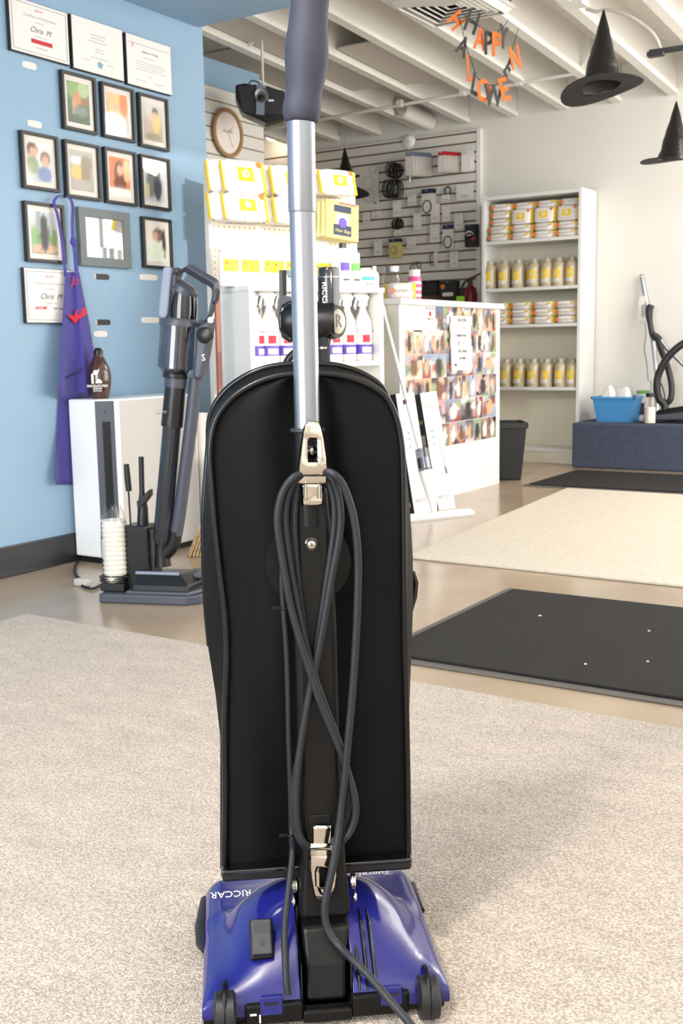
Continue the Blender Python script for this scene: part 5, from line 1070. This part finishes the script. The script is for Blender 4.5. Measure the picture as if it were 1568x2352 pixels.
q = MB(); x0, x1 = dx - .008, dx + w1 + .008; q.box((x0, -.028, hb - .012), (x1, -.016, hb + .004)).box((x0, .216, hb - .012), (x1, .228, hb + .004)).box((x0, -.028, hb - .012), (x0 + .012, .228, hb + .004)).box((x1 - .012, -.028, hb - .012), (x1, .228, hb + .004)); q.build('rim', 'blue_bin', t, bevel=.002)
for i, (u, v, r) in enumerate(((.3, .42, .068), (.68, .48, .068), (.5, .78, .068))):
    tb = thing('plastic_bag', '%s crumpled white bag inside the blue bin' % ('left', 'right', 'rear')[i], 'bag', (a.x + dx + w1 * u, 7.12 + .24 * v * .8, PZ + .02), 0, 'white bags in the blue bin'); n = 12; rg = []
    for k_ in range(7):
        s_ = k_ / 6; rr = r * math.sin(.5 + 2.3 * s_) * .8; rg.append([(rr * (1 + .22 * math.sin(3 * j + i * 2 + k_)) * math.cos(2 * math.pi * j / n), .85 * rr * (1 + .2 * math.cos(2 * j + k_)) * math.sin(2 * math.pi * j / n), s_ * (hb + .055 - .012 * i)) for j in range(n)])
    MB().loft(rg).build('bag_body', 'pack_white', tb, smooth=35)
p = pp(1475, 960, 7.34); t = thing('tub_container', 'clear round container with green lid behind the pump bottle', 'container', (p.x, 7.34, PZ)); r = (pp(1490, 905, 7.34).x - pp(1461, 905, 7.34).x) / 2; h = pp(1475, 897, 7.34).z - PZ
MB().lathe([(0, 0), (r * .85, .001), (r * .95, h * .9), (0, h * .9)], n=20).build('tub', 'spray_milky', t, smooth=45); MB().lathe([(0, h * .9), (r, h * .9), (r, h), (0, h)], n=20).build('lid', 'green_print', t, smooth=40); bx('label', (-r * .5, -r * .98, h * .2), (r * .5, -r * .9, h * .6), 'ink', t)
p = pp(1492, 960, 7.07); t = thing('pump_bottle', 'clear bottle with black cap and coiled lead on the platform', 'bottle', (p.x, 7.07, PZ)); r = (pp(1505, 930, 7.07).x - pp(1478, 930, 7.07).x) / 2; h = pp(1490, 905, 7.07).z - PZ
MB().lathe([(0, 0), (r, .001), (r, h * .8), (r * .75, h * .93), (0, h * .93)], n=20).build('bottle_body', 'clear_plastic', t, smooth=45); MB().lathe([(0, .004), (r * .93, .005), (r * .93, h * .55), (0, h * .55)], n=20).build('contents', 'pack_white', t, smooth=45)
MB().lathe([(0, h * .9), (r * .78, h * .9), (r * .78, h * 1.03), (0, h * 1.03)], n=20).build('cap', 'satin_black', t, smooth=40)
MB().tube([(.006 * math.cos(k_ * .9) + .002, .006 * math.sin(k_ * .9), h * 1.03 + k_ * .0024) for k_ in range(36)], .0016, 5).build('coiled_lead', 'ink', t)
# power head with hose loop
PY = 7.2; pq = lambda x_, y_, o_=0: plane(x_, y_, 1, PY + o_)
a = pq(1476, 972, -.08); t = thing('canister_vacuum', 'flat black power head with black hose loop at the right edge', 'vacuum', (a.x, PY, PZ))
b = pq(1650, 955, -.08); n0 = Vector((0, .2, 0)); zz_ = Vector((0, 0, 1))
q = MB(); a0 = Vector((a.x, PY - .08, PZ)); b0 = Vector((b.x, PY - .08, PZ)); za, zb_ = pq(1476, 958, -.08).z, pq(1650, 938, -.08).z
q.hexa([a0 + zz_ * .02, b0 + zz_ * .03, b0 + n0 + zz_ * .03, a0 + n0 + zz_ * .02, Vector((a.x, PY - .08, za)), Vector((b.x, PY - .08, zb_)), Vector((b.x, PY + .12, zb_ + .02)), Vector((a.x, PY + .12, za + .02))]); q.build('power_head', 'slate_plastic', t, world=True, bevel=.004)
q = MB(); q.hexa([a0, b0, b0 + n0, a0 + n0, a0 + zz_ * .02, b0 + zz_ * .03, b0 + n0 + zz_ * .03, a0 + n0 + zz_ * .02]); q.build('sole', 'gloss_black', t, world=True)
q = MB(); q.hexa([Vector((a.x + .04, PY - .04, za)), Vector((b.x, PY - .04, zb_)), Vector((b.x, PY + .1, zb_)), Vector((a.x + .04, PY + .1, za)), Vector((a.x + .08, PY - .02, za + .045)), Vector((b.x, PY - .02, zb_ + .05)), Vector((b.x, PY + .08, zb_ + .05)), Vector((a.x + .08, PY + .08, za + .045))]); q.build('head_cover', 'satin_black', t, world=True, bevel=.006)
hpts = grow([pq(x_, y_, o_) for x_, y_, o_ in ((1526, 945, .0), (1525, 930, .0), (1512, 915, -.02), (1508, 890, -.03), (1512, 860, -.03), (1530, 825, -.03), (1560, 795, -.02), (1600, 775, 0), (1640, 770, .03))], 6)
MB().tube(hpts, .024, 14).build('hose', 'hose', t, world=True, smooth=60)
hpts = grow([pq(x_, y_, o_) for x_, y_, o_ in ((1526, 930, .03), (1540, 915, .03), (1541, 880, .05), (1530, 835, .07), (1516, 800, .1), (1509, 775, .13))], 6)
MB().tube(hpts, .02, 14).build('hose', 'hose', t, world=True, smooth=60)
MB().tube(grow([pq(x_, y_, .02) for x_, y_ in ((1517, 880), (1523, 895), (1527, 920), (1526, 945))], 4), .005, 6).build('lead', 'satin_black', t, world=True)
MB().tube(grow([pq(x_, y_, .14) for x_, y_ in ((1495, 700), (1490, 715), (1492, 740), (1497, 765), (1508, 778))], 5), [.022 + .004 * math.sin(k_ * .4) for k_ in range(21)], 12).build('hose_handle', 'soft_black', t, world=True, smooth=60)
MB().tube([pq(1505, 770, .12), pq(1516, 780, .12)], [.02, .018], 10).build('handle_elbow', 'soft_black', t, world=True, smooth=60)
MB().tube([pq(1514, 778, .14), pq(1530, 800, .16), pq(1580, 850, .2), pq(1640, 915, .22)], [.014, .014, .011, .011], 10).build('wand', 'alu', t, world=True, smooth=60)
t = thing('metal_wand', 'silver telescopic wand with hanging tag leaning on the back wall', 'wand', pq(1505, 860, .2))
MB().tube([pq(1472, 637, .27), pq(1474, 645, .27), pq(1486, 705, .25), pq(1498, 775, .22), pq(1507, 860, .18), pq(1509, 968, .14)], [.015, .019, .019, .018, .014, .014], 12).build('tube', 'silver', t, world=True, smooth=50)
MB().ball(pq(1473, 636, .27), .019, 12, 6).build('tube_end', 'chrome', t, world=True, smooth=60)
q = MB(); x0, x1 = pq(1467, 690, .24).x, pq(1483, 738, .24).x; q.box((x0, PY + .235, pq(1470, 739, .24).z), (x1, PY + .238, pq(1470, 680, .24).z)).build('price_tag', 'paper', t, world=True); bx('tag_print', (x0 + .02, PY + .233, pq(1470, 728, .24).z), (x1 - .008, PY + .236, pq(1470, 700, .24).z), 'grey_ink', t, world=True)
MB().tube(grow([pq(x_, y_, .22) for x_, y_ in ((1481, 740), (1483, 770), (1479, 800), (1484, 830), (1488, 876))], 5), .0025, 5).build('lead', 'ink', t, world=True)
# ================================================================ globe pendant lamps on the ceiling (out of the picture)
def pendant(loc, material, label, r=.11):
    t = thing('pendant_lamp', label, 'lamp', loc, 0, 'globe pendant lamps')
    MB().ball((0, 0, 0), r, 24, 14).build('globe', material, t, smooth=60)
    MB().lathe([(0, r * .9), (.05, r * .92), (.045, r * 1.25), (0, r * 1.3)], n=18).build('cap', 'white_plastic', t, smooth=40)
    MB().tube([(0, 0, r * 1.25), (0, 0, ceilz(loc[1]) + .25 - loc[2])], .006, 8).build('stem', 'white_plastic', t)
pendant((-.84, -.32, 2.56), 'lamp_glass', 'globe pendant lamp above and behind the viewer')
pendant((-.6, 6.05, 2.41), 'lamp_glass_soft', 'globe pendant lamp right of the frame over the cream rug')
pendant((-.3, 6.75, 2.28), 'lamp_glass_soft', 'globe pendant lamp right of the frame near the platform', .1)
# ================================================================ the upright vacuum cleaner
_ps = math.radians(38.6); _rw = ground(982, 2340)
VO = Vector((_rw.x - math.cos(_ps) * .124, _rw.y - math.sin(_ps) * .124, .0065))    # stands on the carpet pile
VF = Frame(VO, _ps)
v = fthing('upright_vacuum', 'black upright vacuum with purple base seen from behind on the beige carpet', 'vacuum cleaner', VF)
def V(px, py, ly): p = VF.P(px, py, ly); return Vector((p.x, ly, p.z))
# --- purple hood: one skin over nozzle and motor
CREST = [(0, .120), (.03, .1185), (.05, .115), (.073, .106), (.09, .093), (.105, .079), (.12, .060), (.132, .050), (.2, .050)]
def crest(x):
    x = abs(x)
    for (a, p), (b, q) in zip(CREST, CREST[1:]):
        if x <= b: return p + (q - p) * (x - a) / (b - a)
def prof(x):
    c = crest(x); e = min(1, max(0, (abs(x) - .13) / .021)); dr = .016 * e ** 2.2; k = (c - .05) / .07
    return [(.300 - .014 * e, .012), (.302 - .014 * e, .034 - dr * .3), (.298 - .012 * e, .045 - dr), (.282 - .008 * e, .0495 - dr), (.235, .0515 - dr), (.20, .0525 - dr), (.187, .0535 - dr), (.178, .0535 + (c - .0535) * .4 - dr), (.162, c - .007 * k - dr), (.152, c - .001 - dr), (.135, c - dr), (.106, c - .007 * k - dr), (.094, c - .015 * k - dr), (.05, .05 + (c - .05) * .60 - dr), (.016, .047 + (c - .05) * .2 - dr * .8), (.002, .042 - dr * .5), (-.003, .03), (-.004, .016)]
XS = [-.1515, -.150, -.146, -.14, -.132, -.126, -.12, -.112, -.105, -.097, -.09, -.082, -.075, -.06, -.045, -.034, -.032, -.016, 0, .016, .032, .034, .045, .06, .075, .082, .09, .097, .105, .112, .12, .126, .132, .14, .146, .150, .1515]
q = MB(); G = []
for i, x in enumerate(XS):
    col = [(x, y, z) for y, z in prof(x)]
    if i in (0, len(XS) - 1): col = [(x, y, min(z, .03)) for x, y, z in col]
    G.append(col)
n = len(G[0]); vs = [p for c in G for p in c]; fs = []
for i in range(len(XS) - 1):
    for j in range(n - 1):
        if abs((XS[i] + XS[i + 1]) / 2) < .032 and j >= 10: continue
        fs.append((i * n + j, (i + 1) * n + j, (i + 1) * n + j + 1, i * n + j + 1))
q._add(vs, fs); hood = q.build('hood', 'purple_hood', v, smooth=45); s_ = hood.modifiers.new('t', 'SOLIDIFY'); s_.thickness = .002; s_.offset = -1
s_ = hood.modifiers.new('s', 'SUBSURF'); s_.levels = s_.render_levels = 1
q = MB(); q.box((-.146, .0, .006), (.146, .28, .022)); q.build('base_plate', 'neck_black', v, bevel=.004)
q = MB(); q.box((-.15, -.004, .007), (-.128, .01, .02)).box((-.1, -.008, .008), (-.03, .01, .034)).box((.03, -.008, .008), (.1, .01, .036)).box((-.03, -.01, .006), (.03, .02, .022)); q.build('rear_skirt', 'neck_black', v, bevel=.003)
q = MB(); q.tube([(-.149, .135, .026), (-.153, .155, .026), (-.155, .2, .026), (-.151, .275, .024), (-.13, .296, .02), (0, .300, .02), (.13, .296, .02), (.151, .275, .024), (.154, .2, .026)], [.004, .009, .010, .008, .007, .007, .007, .008, .004], 8); q.build('bumper', 'black_rubber', v, smooth=50)
q = MB(); q.box((-.031, .004, .022), (-.0295, .13, .075)).box((.0295, .004, .022), (.031, .13, .075)).box((-.03, .1, .02), (.03, .105, .1)); q.build('slot_liner', 'gloss_black', v)
for s in (-1, 1):
    w = thing('x', None, None) if False else None
    wh = MB().lathe([(.010, -.0125), (.023, -.0125), (.0255, -.0105), (.0255, -.0008), (.0245, 0), (.0255, .0008), (.0255, .0105), (.023, .0125), (.010, .0125)], (s * .1235, -.004, .0255), (1, 0, 0), 28).build('wheel', 'black_rubber', v, smooth=40)
    MB().lathe([(0, -.0135), (.0105, -.0135), (.0105, .0135), (0, .0135)], (s * .1235, -.004, .0255), (1, 0, 0), 16).build('hub', 'satin_black', wh)
    q = MB(); q.torus((s * .1235, .004, .0275), .0285, .003, (1, 0, 0), 24, 6); q.build('wheel_arch', 'neck_black', v, smooth=60)
# power switch
sw = V(600, 2146, .035)
T_ = Matrix.Translation((V(600, 2146, .045).x, .047, .0885)) @ Matrix.Rotation(math.radians(46), 4, 'X')
q = MB(); q.m = T_; q.box((-.0145, -.024, -.012), (.0145, .024, .004)); q.build('switch_bezel', 'neck_black', v, bevel=.003)
q = MB(); q.m = T_; q.prism([(-.0125, -.021, .004), (-.0125, -.021, .012), (-.0125, .004, .0075), (-.0125, .021, .011), (-.0125, .021, .004)], (.025, 0, 0)); o = q.build('switch_rocker', 'soft_black', v, bevel=.002)
o_ = T_ @ Vector((0, -.008, .0112)); ux = T_.to_3x3() @ Vector((1, 0, 0)); uy = T_.to_3x3() @ Vector((0, 1, -.17)); text('lettering', '0', .009, 'ink', v, o_, ux, uy)
# cooling slots, seams, rear clips
for k_, (xa, z0, z1) in enumerate(((.040, .035, .055), (.050, .030, .095), (.060, .030, .095))):
    q = MB(); m_ = []
    ys_ = [(.0, .028), (.010, .045), (.022, .052), (.04, .066), (.064, .083), (.085, .098)] if k_ else [(.0, .028), (.010, .045), (.02, .052), (.034, .062)]
    for y_, z_ in ys_:
        pr = prof(xa); zz = None
        for (ya, za), (yb, zb) in zip(pr, pr[1:]):
            if yb <= y_ <= ya: zz = za + (zb - za) * (ya - y_) / max(ya - yb, 1e-6)
        m_.append((xa, y_ - .001, (zz or z_) + .0012))
    q.tube(m_, [.0012] + [.0022] * (len(m_) - 2) + [.0012], 6); q.build('cooling_slot', 'gloss_black', v)
for s in (-.068, .078):
    bx('rear_clip', (s - .014, -.0085, .02), (s + .014, -.003, .045), 'purple_hood', v, bevel=.002)
    bx('clip_slot', (s - .008, -.0095, .034), (s + .008, -.008, .037), 'gloss_black', v)
q = MB(); q.box((-.094, -.0095, .022), (-.086, -.008, .024)).box((-.083, -.0095, .012), (-.081, -.008, .022)); q.build('rating_mark', 'white_ink', v)
# lettering on the nozzle reads from the front
dn = Vector((0, -1, -.06)).normalized()
pz_ = VF.Z(530, 2053, .052); text('lettering', 'RICCAR', .024, 'white_ink', v, (pz_.x, pz_.y, .0522 + (.235 - pz_.y) * .04), (-1, 0, 0), (0, -1, -.03), sx=.68)
text('lettering', 'SupraLite', .013, 'white_ink', v, (.085, .27, .0512), (-1, 0, 0), (0, -1, -.1), sx=1.4, shear=.2)
# --- neck and spine
def bar(pts, w, name, m, d=.03, bev=.006):       # pts: (x, y, z, half width)
    q = MB(); q.loft([[(x - h, y - d / 2, z), (x + h, y - d / 2, z), (x + h, y + d / 2, z), (x - h, y + d / 2, z)] for x, y, z, h in pts]); return q.build(name, m, v, bevel=bev, seg=3)
bar([(.0, .035, .02, .026), (.002, .05, .06, .0265), (.004, .07, .092, .030), (.005, .075, .098, .0305)], 0, 'pivot_neck', 'neck_black', .05, .008)
bar([(.005, .085, .094, .0325), (.006, .09, .12, .032), (.006, .095, .16, .029), (.006, .098, .23, .027), (.004, .1, .32, .0265), (.003, .1, .47, .0265), (.002, .1, .6, .023), (.0, .1, .65, .021)], 0, 'spine', 'neck_black', .034, .008)
MB().tube([(.0, .1, .6), (-.001, .1, .715)], [.0195, .0185], 22).build('tube_socket', 'neck_black', v, smooth=40)
MB().torus((-.001, .1, .716), .0185, .0025, (0, 0, 1), 26, 8).build('socket_ring', 'soft_black', v, smooth=60)
for s in (-1, 1):
    q = MB(); q.torus((.006 + s * .036, .085, .137), .0085, .0018, (1, 0, 0), 16, 6).torus((.006 + s * .039, .085, .137), .0085, .0018, (1, 0, 0), 16, 6).torus((.006 + s * .0395, .08, .118), .006, .0018, (1, 0, 0), 14, 6); q.build('pivot_spring', 'chrome', v, smooth=60)
# metal tube and foam grip
zt_ = V(692, 490, .1).z; x1_ = V(692, 290, .1).x
MB().tube([(-.001, .1, .70), (-.0012, .1, zt_), (-.0012, .1, zt_ + .001)], [.0155, .0155, .0155], 32).build('handle_tube', 'alu', v, smooth=40)
MB().tube([(-.0012, .1, zt_), (-.0012, .1, zt_ + .003), (-.0005, .1, 1.1), (.006, .104, 1.22), (.01, .108, 1.27)], [.0155, .0166, .0164, .0164, .0164], 32).build('upper_tube', 'alu', v, smooth=40)
gz = [(693, 283, 31), (693, 280, 37), (693, 272, 40.5), (692, 260, 44), (693.5, 245, 44), (696, 225, 42.2), (698, 208, 42), (701, 180, 45.5), (703.5, 145, 50), (704, 115, 50.5), (705.5, 85, 48), (707.5, 56, 44.8), (709.5, 25, 44), (711, 0, 45), (712, -30, 46), (713, -65, 46), (713, -80, 42), (713, -88, 25), (713, -90, 3)]
q = MB(); pts = [V(a, b, .1) for a, b, _ in gz]; rs = [w * 1.0 * (VF.P(a + 1, b, .1).x - VF.P(a, b, .1).x) for a, b, w in gz]
q.tube(pts, rs, 28).build('foam_grip', 'grip_foam', v, smooth=60)
# --- bag: back face outline follows the piping; sides bulge a little wider
LZ = [(1995, 514, 937), (1900, 516, 936), (1800, 517, 935), (1700, 516, 933), (1600, 517, 931), (1500, 521, 928), (1400, 517, 927), (1300, 505, 926), (1200, 494, 925), (1100, 486, 924), (1040, 482, 922), (990, 486, 915), (950, 500, 903), (915, 527, 884), (890, 562, 850), (873, 598, 812), (862, 640, 770), (858, 690, 715)]
SL = {1700: 505, 1600: 494, 1500: 478, 1400: 469, 1300: 465, 1200: 464, 1100: 471, 1040: 476, 1000: 482}
BYB, BYF = .135, .245
rings = []; welt = []
SR = {1750: 934, 1700: 935, 1600: 939, 1500: 944, 1400: 947, 1300: 946, 1200: 940, 1100: 931, 1000: 924}
def lerp_tab(tab, y):
    ks = sorted(tab)
    if y <= ks[0]: return tab[ks[0]]
    if y >= ks[-1]: return tab[ks[-1]]
    for a, b in zip(ks, ks[1:]):
        if a <= y <= b: return tab[a] + (tab[b] - tab[a]) * (y - a) / (b - a)
outL, outR = [], []
for (py, l, r) in LZ:
    L, R_ = V(l, py, BYB), V(r, py, BYB); z = (L.z + R_.z) / 2; c = (L.x + R_.x) / 2; hw = (R_.x - L.x) / 2
    outL.append(Vector((L.x, BYB, z))); outR.append(Vector((R_.x, BYB, z)))
    t_ = (z - .13) / .66; dpt = .05 + (BYF - BYB - .05) * min(1, t_ * 2.2) ; dpt *= 1 if t_ < .85 else max(.25, 1 - (t_ - .85) * 3.2)
    bul = 1 + .045 * math.sin(math.pi * min(1, max(0, t_))) ** 1.0
    sag = .012 * math.sin(math.pi * min(1, t_ * 1.05)); ring = []
    N = 14
    for j in range(N + 1):                       # back face, left to right, hollow round the spine
        u = -1 + 2 * j / N; fold = .006 * math.cos(u * 7 + z * 9) * (1 - u * u) + .01 * math.exp(-((abs(u) - .45) / .18) ** 2) * math.sin(z * 14 + u * 3) * (1 - t_)
        ring.append((c + hw * u, BYB - .004 * (1 - u * u) + .014 * math.exp(-(u / .3) ** 2) + fold * .9, z))
    xo0, xo1 = V(lerp_tab(SL, py), py, BYB + .05).x, V(lerp_tab(SR, py), py, BYB + .05).x
    xo0 = min(xo0, L.x + .002) if py > 1000 else L.x - .005; xo1 = max(xo1, R_.x - .002) if py > 1000 else R_.x + .003
    co_, ho = (xo0 + xo1) / 2, (xo1 - xo0) / 2; lift = .011 * min(1, max(0, (t_ - .6) / .3))
    for j in range(1, 16):                       # sides and front
        a = math.pi * j / 16; x = math.copysign(abs(math.cos(a)) ** .3, math.cos(a)); y = abs(math.sin(a)) ** .7
        ring.append((co_ + ho * x, BYB + dpt * y + .004, z + lift * min(1, y * 2)))
    rings.append(ring); welt.append((ring[N + 2], ring[N + 14]))
MB().loft(rings).build('bag', 'bag_cloth', v, smooth=50)
pip = [p + Vector((0, -.003, 0)) for p in outL] + [p + Vector((0, -.003, 0)) for p in reversed(outR)]
MB().tube(grow(pip, 3), .0042, 8).build('bag_piping', 'bag_piping', v, smooth=60)
# front rim of the bag, a second welt just outside the first
fr_ = [Vector((b[0] - .001, b[1], b[2])) for a, b in welt[5:]] + [Vector((a[0] + .001, a[1], a[2])) for a, b in reversed(welt[5:])]
MB().tube(grow(fr_, 3), .0042, 8).build('bag_piping', 'bag_piping', v, smooth=60)
a, b = V(470, 1502, .2), V(514, 1520, .14)
MB().tube(grow([(outL[5].x - .008, BYB + .07, .437), (outL[5].x - .006, BYB + .03, .429), (outL[5].x - .001, BYB, .428)], 4), .0016, 5).build('bag_seam', 'bag_piping', v)
MB().tube(grow([(outR[5].x + .008, BYB + .07, .437), (outR[5].x + .006, BYB + .03, .43), (outR[5].x + .001, BYB, .43)], 4), .0016, 5).build('bag_seam', 'bag_piping', v)
q = MB(); p = V(948, 1380, .2); q.tube([(p.x, .2, .515), (p.x + .003, .2, .50), (p.x + .001, .2, .48), (p.x - .003, .2, .46)], [.003, .005, .005, .003], 6); q.build('zip_pull', 'satin_black', v)
# clamp bar at the bag's foot
cb = V(513, 2012, .13); q = MB(); zc0, zc1 = V(513, 2031, .112).z, V(513, 2004, .112).z; q.box((-.1235, .115, zc0), (.1255, .165, zc1)); q.build('bag_clamp', 'satin_black', v, bevel=.004)
q = MB(); q.box((-.1235, .112, zc1 - .004), (.1255, .16, zc1 + .002)); q.build('clamp_lip', 'gloss_black', v, bevel=.002)
# round plate behind the spine, screws
MB().lathe([(0, 0), (.052, 0), (.054, .002), (.054, .006), (0, .006)], (V(708, 1292, .12).x, .127, V(708, 1292, .12).z), (0, -1, 0), 36).build('round_plate', 'neck_black', v, smooth=30)
for (px, py) in ((715, 1250), (716, 1038)):
    p = V(px, py, .08); yy_ = .082
    MB().lathe([(0, 0), (.0085, 0), (.0085, .003), (.007, .004), (0, .004)], (p.x, yy_ + .001, p.z), (0, -1, 0), 18).build('screw_well', 'gloss_black', v, smooth=40)
    sc_ = MB().lathe([(0, 0), (.0052, 0), (.0048, .003), (.002, .0045), (0, .0045)], (p.x, yy_ - .003, p.z), (0, -1, 0), 16).build('screw', 'chrome', v, smooth=40)
    q = MB().box((p.x - .003, yy_ - .0079, p.z - .0005), (p.x + .003, yy_ - .0072, p.z + .0005)).box((p.x - .0005, yy_ - .0079, p.z - .003), (p.x + .0005, yy_ - .0072, p.z + .003)); q.build('screw_cross', 'slate_plastic', sc_)
# chrome cord hooks: stamped plates with an oblong window
def hook(outline, window, ly0, ly1, name, tail, extra):
    """outline top to bottom: (py, left px, right px, push-out)"""
    q = MB(); Ls, Rs = [], []
    for (py, l, r, o) in outline: Ls.append(V(l, py, ly0 - o)); Rs.append(V(r, py, ly0 - o))
    (wy0, wy1, wl, wr) = window; rows_ = []
    for i, (py, l, r, o) in enumerate(outline):
        m0, m1 = (wl, wr)
        c_ = (l + r) / 2
        if py < wy0 or py > wy1: m0, m1 = c_ - (r - l) * .18, c_ + (r - l) * .18
        rows_.append([V(l, py, ly0 - o + .004), V(l + (r - l) * .07, py, ly0 - o), V(m0, py, ly0 - o - .001), V(m1, py, ly0 - o - .001), V(r - (r - l) * .07, py, ly0 - o), V(r, py, ly0 - o + .004)])
    vs = [p for r in rows_ for p in r]; fs = []
    for i in range(len(rows_) - 1):
        for j in range(5):
            pm = (outline[i][0] + outline[i + 1][0]) / 2
            if j == 2 and wy0 < pm < wy1: continue
            fs.append((i * 6 + j, i * 6 + j + 1, (i + 1) * 6 + j + 1, (i + 1) * 6 + j))
    q._add(vs, fs); o = q.build(name, 'chrome', v, smooth=40); s_ = o.modifiers.new('t', 'SOLIDIFY'); s_.thickness = .0018; s_.offset = 0
    return o
hk = hook([(968, 709, 726, .008), (972, 703, 732, .010), (980, 699, 737, .011), (992, 696, 741, .012), (1005, 694, 744, .012), (1012, 692.5, 745.5, .012), (1030, 690, 748, .013), (1050, 687, 751, .014), (1062, 685.5, 752, .014), (1078, 684, 753, .013), (1090, 683.5, 752.5, .010), (1093, 683, 752.5, .007), (1100, 682.5, 752, .006), (1112, 682, 751, .006)], (1006, 1061, 706, 728), .078, .078, 'cord_hook', None, None)
hook([(1112, 692, 741, .006), (1120, 693, 741, .005), (1135, 693.5, 741, .004), (1150, 694, 741, .004), (1161, 694.5, 741, .004)], (0, 0, 0, 0), .078, .078, 'hook_tongue', None, None)
p = V(716, 1137, .072); MB().lathe([(.0035, 0), (.0035, .0012)], (p.x, .0735, p.z), (0, -1, 0), 12).build('hook_hole', 'gloss_black', v)
for px in (701, 733): a, b = V(px, 1112, .07), V(px, 1145, .07); MB().tube([a, b], .0022, 8).build('hook_rib', 'chrome', v, smooth=60)
hook([(1896, 718, 761, .002), (1905, 718, 761, .002), (1938, 718, 762, .002), (1939, 709, 769, .003), (1947, 709, 769.5, .006), (1953, 709, 769.5, .010), (1960, 710, 770, .008), (1967, 710.5, 770, .013), (1974, 711, 771, .014), (1986, 711.5, 772, .014), (1992, 712, 773, .014), (2010, 713, 774, .014), (2035, 717, 771, .014), (2038, 717.5, 770, .014), (2055, 722, 764, .013), (2066, 728, 756, .011), (2072, 735, 748, .008)], (1989, 2037, 733, 754), .078, .078, 'cord_hook', None, None)
p = V(740, 1913, .074); MB().lathe([(.0052, 0), (.0052, .0012)], (p.x, .0755, p.z), (0, -1, 0), 14).build('hook_hole', 'gloss_black', v)
q = MB(); a, b = V(706, 1872, .08), V(762, 1915, .08); q.box((a.x, .079, b.z), (b.x, .086, a.z)); q.build('hook_mount', 'neck_black', v, bevel=.002)
# --- power cord: wound between the hooks, then down to the floor
def cordrun(pts, ly, r=.0047, name='cord'):
    P_ = [V(a, b, (c[0] if c else ly)) for a, b, *c in pts]
    return MB().tube(grow(P_, 6), r, 10).build(name, 'cord', v, smooth=60)
cordrun([(728, 1083, .078), (700, 1086, .074), (672, 1098), (650, 1128), (639, 1168), (637, 1205), (644, 1260), (656, 1330), (672, 1410), (698, 1500), (738, 1620), (780, 1720), (802, 1785), (814, 1830), (816, 1870), (806, 1905), (786, 1932), (762, 1948, .078)], .064)
cordrun([(728, 1087, .08), (702, 1088, .076), (680, 1100), (664, 1128), (656, 1165), (655, 1200), (661, 1260), (672, 1330), (690, 1420), (712, 1520), (742, 1610), (776, 1700), (792, 1760), (800, 1820), (796, 1870), (780, 1915), (756, 1944, .08)], .071)
cordrun([(712, 1087, .08), (740, 1086, .078), (760, 1096), (774, 1128), (781, 1165), (782, 1200), (776, 1250), (764, 1310), (750, 1390), (736, 1470), (722, 1540), (706, 1620), (692, 1700), (683, 1780), (680, 1850), (684, 1900), (697, 1935), (722, 1950, .08)], .073)
cordrun([(712, 1093, .083), (736, 1092, .08), (754, 1110), (766, 1150), (768, 1200), (760, 1270), (748, 1350), (736, 1430), (722, 1520), (704, 1620), (690, 1710), (676, 1800), (674, 1860), (680, 1910), (700, 1944), (724, 1952, .08)], .079, .0045)
cordrun([(700, 1090, .082), (690, 1100, .078), (682, 1120), (677, 1170), (676, 1220), (684, 1330), (700, 1440), (716, 1530), (735, 1600)], .08, .0045)
q = [(712, 1083, .078), (738, 1081, .072), (764, 1088), (784, 1108), (800, 1145), (812, 1190), (819, 1240), (822, 1300), (820, 1400), (815, 1500), (808, 1600), (799, 1700), (791, 1790), (782, 1870), (772, 1950, .052), (760, 2010, .046), (747, 2070, .04), (746, 2110, .036), (757, 2145, .03), (780, 2175, .02), (810, 2205, .0), (850, 2245, -.022), (895, 2298, -.045), (940, 2350, -.07), (985, 2405, -.09)]
cordrun(q, .06, .0048)
cordrun([(652, 1282), (648, 1330), (651, 1395), (657, 1470), (661, 1560), (664, 1700), (668, 1820), (670, 1915), (671, 1960, .085), (664, 2030, .07), (656, 2100, .05), (653, 2150, .035), (654, 2200, .015), (657, 2250, .0), (661, 2285, -.006)], .112, .0042, 'switch_lead')
for (px, py) in ((655, 1396), (669, 1918)):
    p = V(px, py, .11); MB().torus((p.x, .112, p.z), .0055, .0018, (0, 0, 1), 14, 6).build('lead_clip', 'neck_black', v, smooth=60); MB().box((p.x - .016, .109, p.z - .003), (p.x - .004, .114, p.z + .003)).build('clip_tab', 'neck_black', v, bevel=.001)
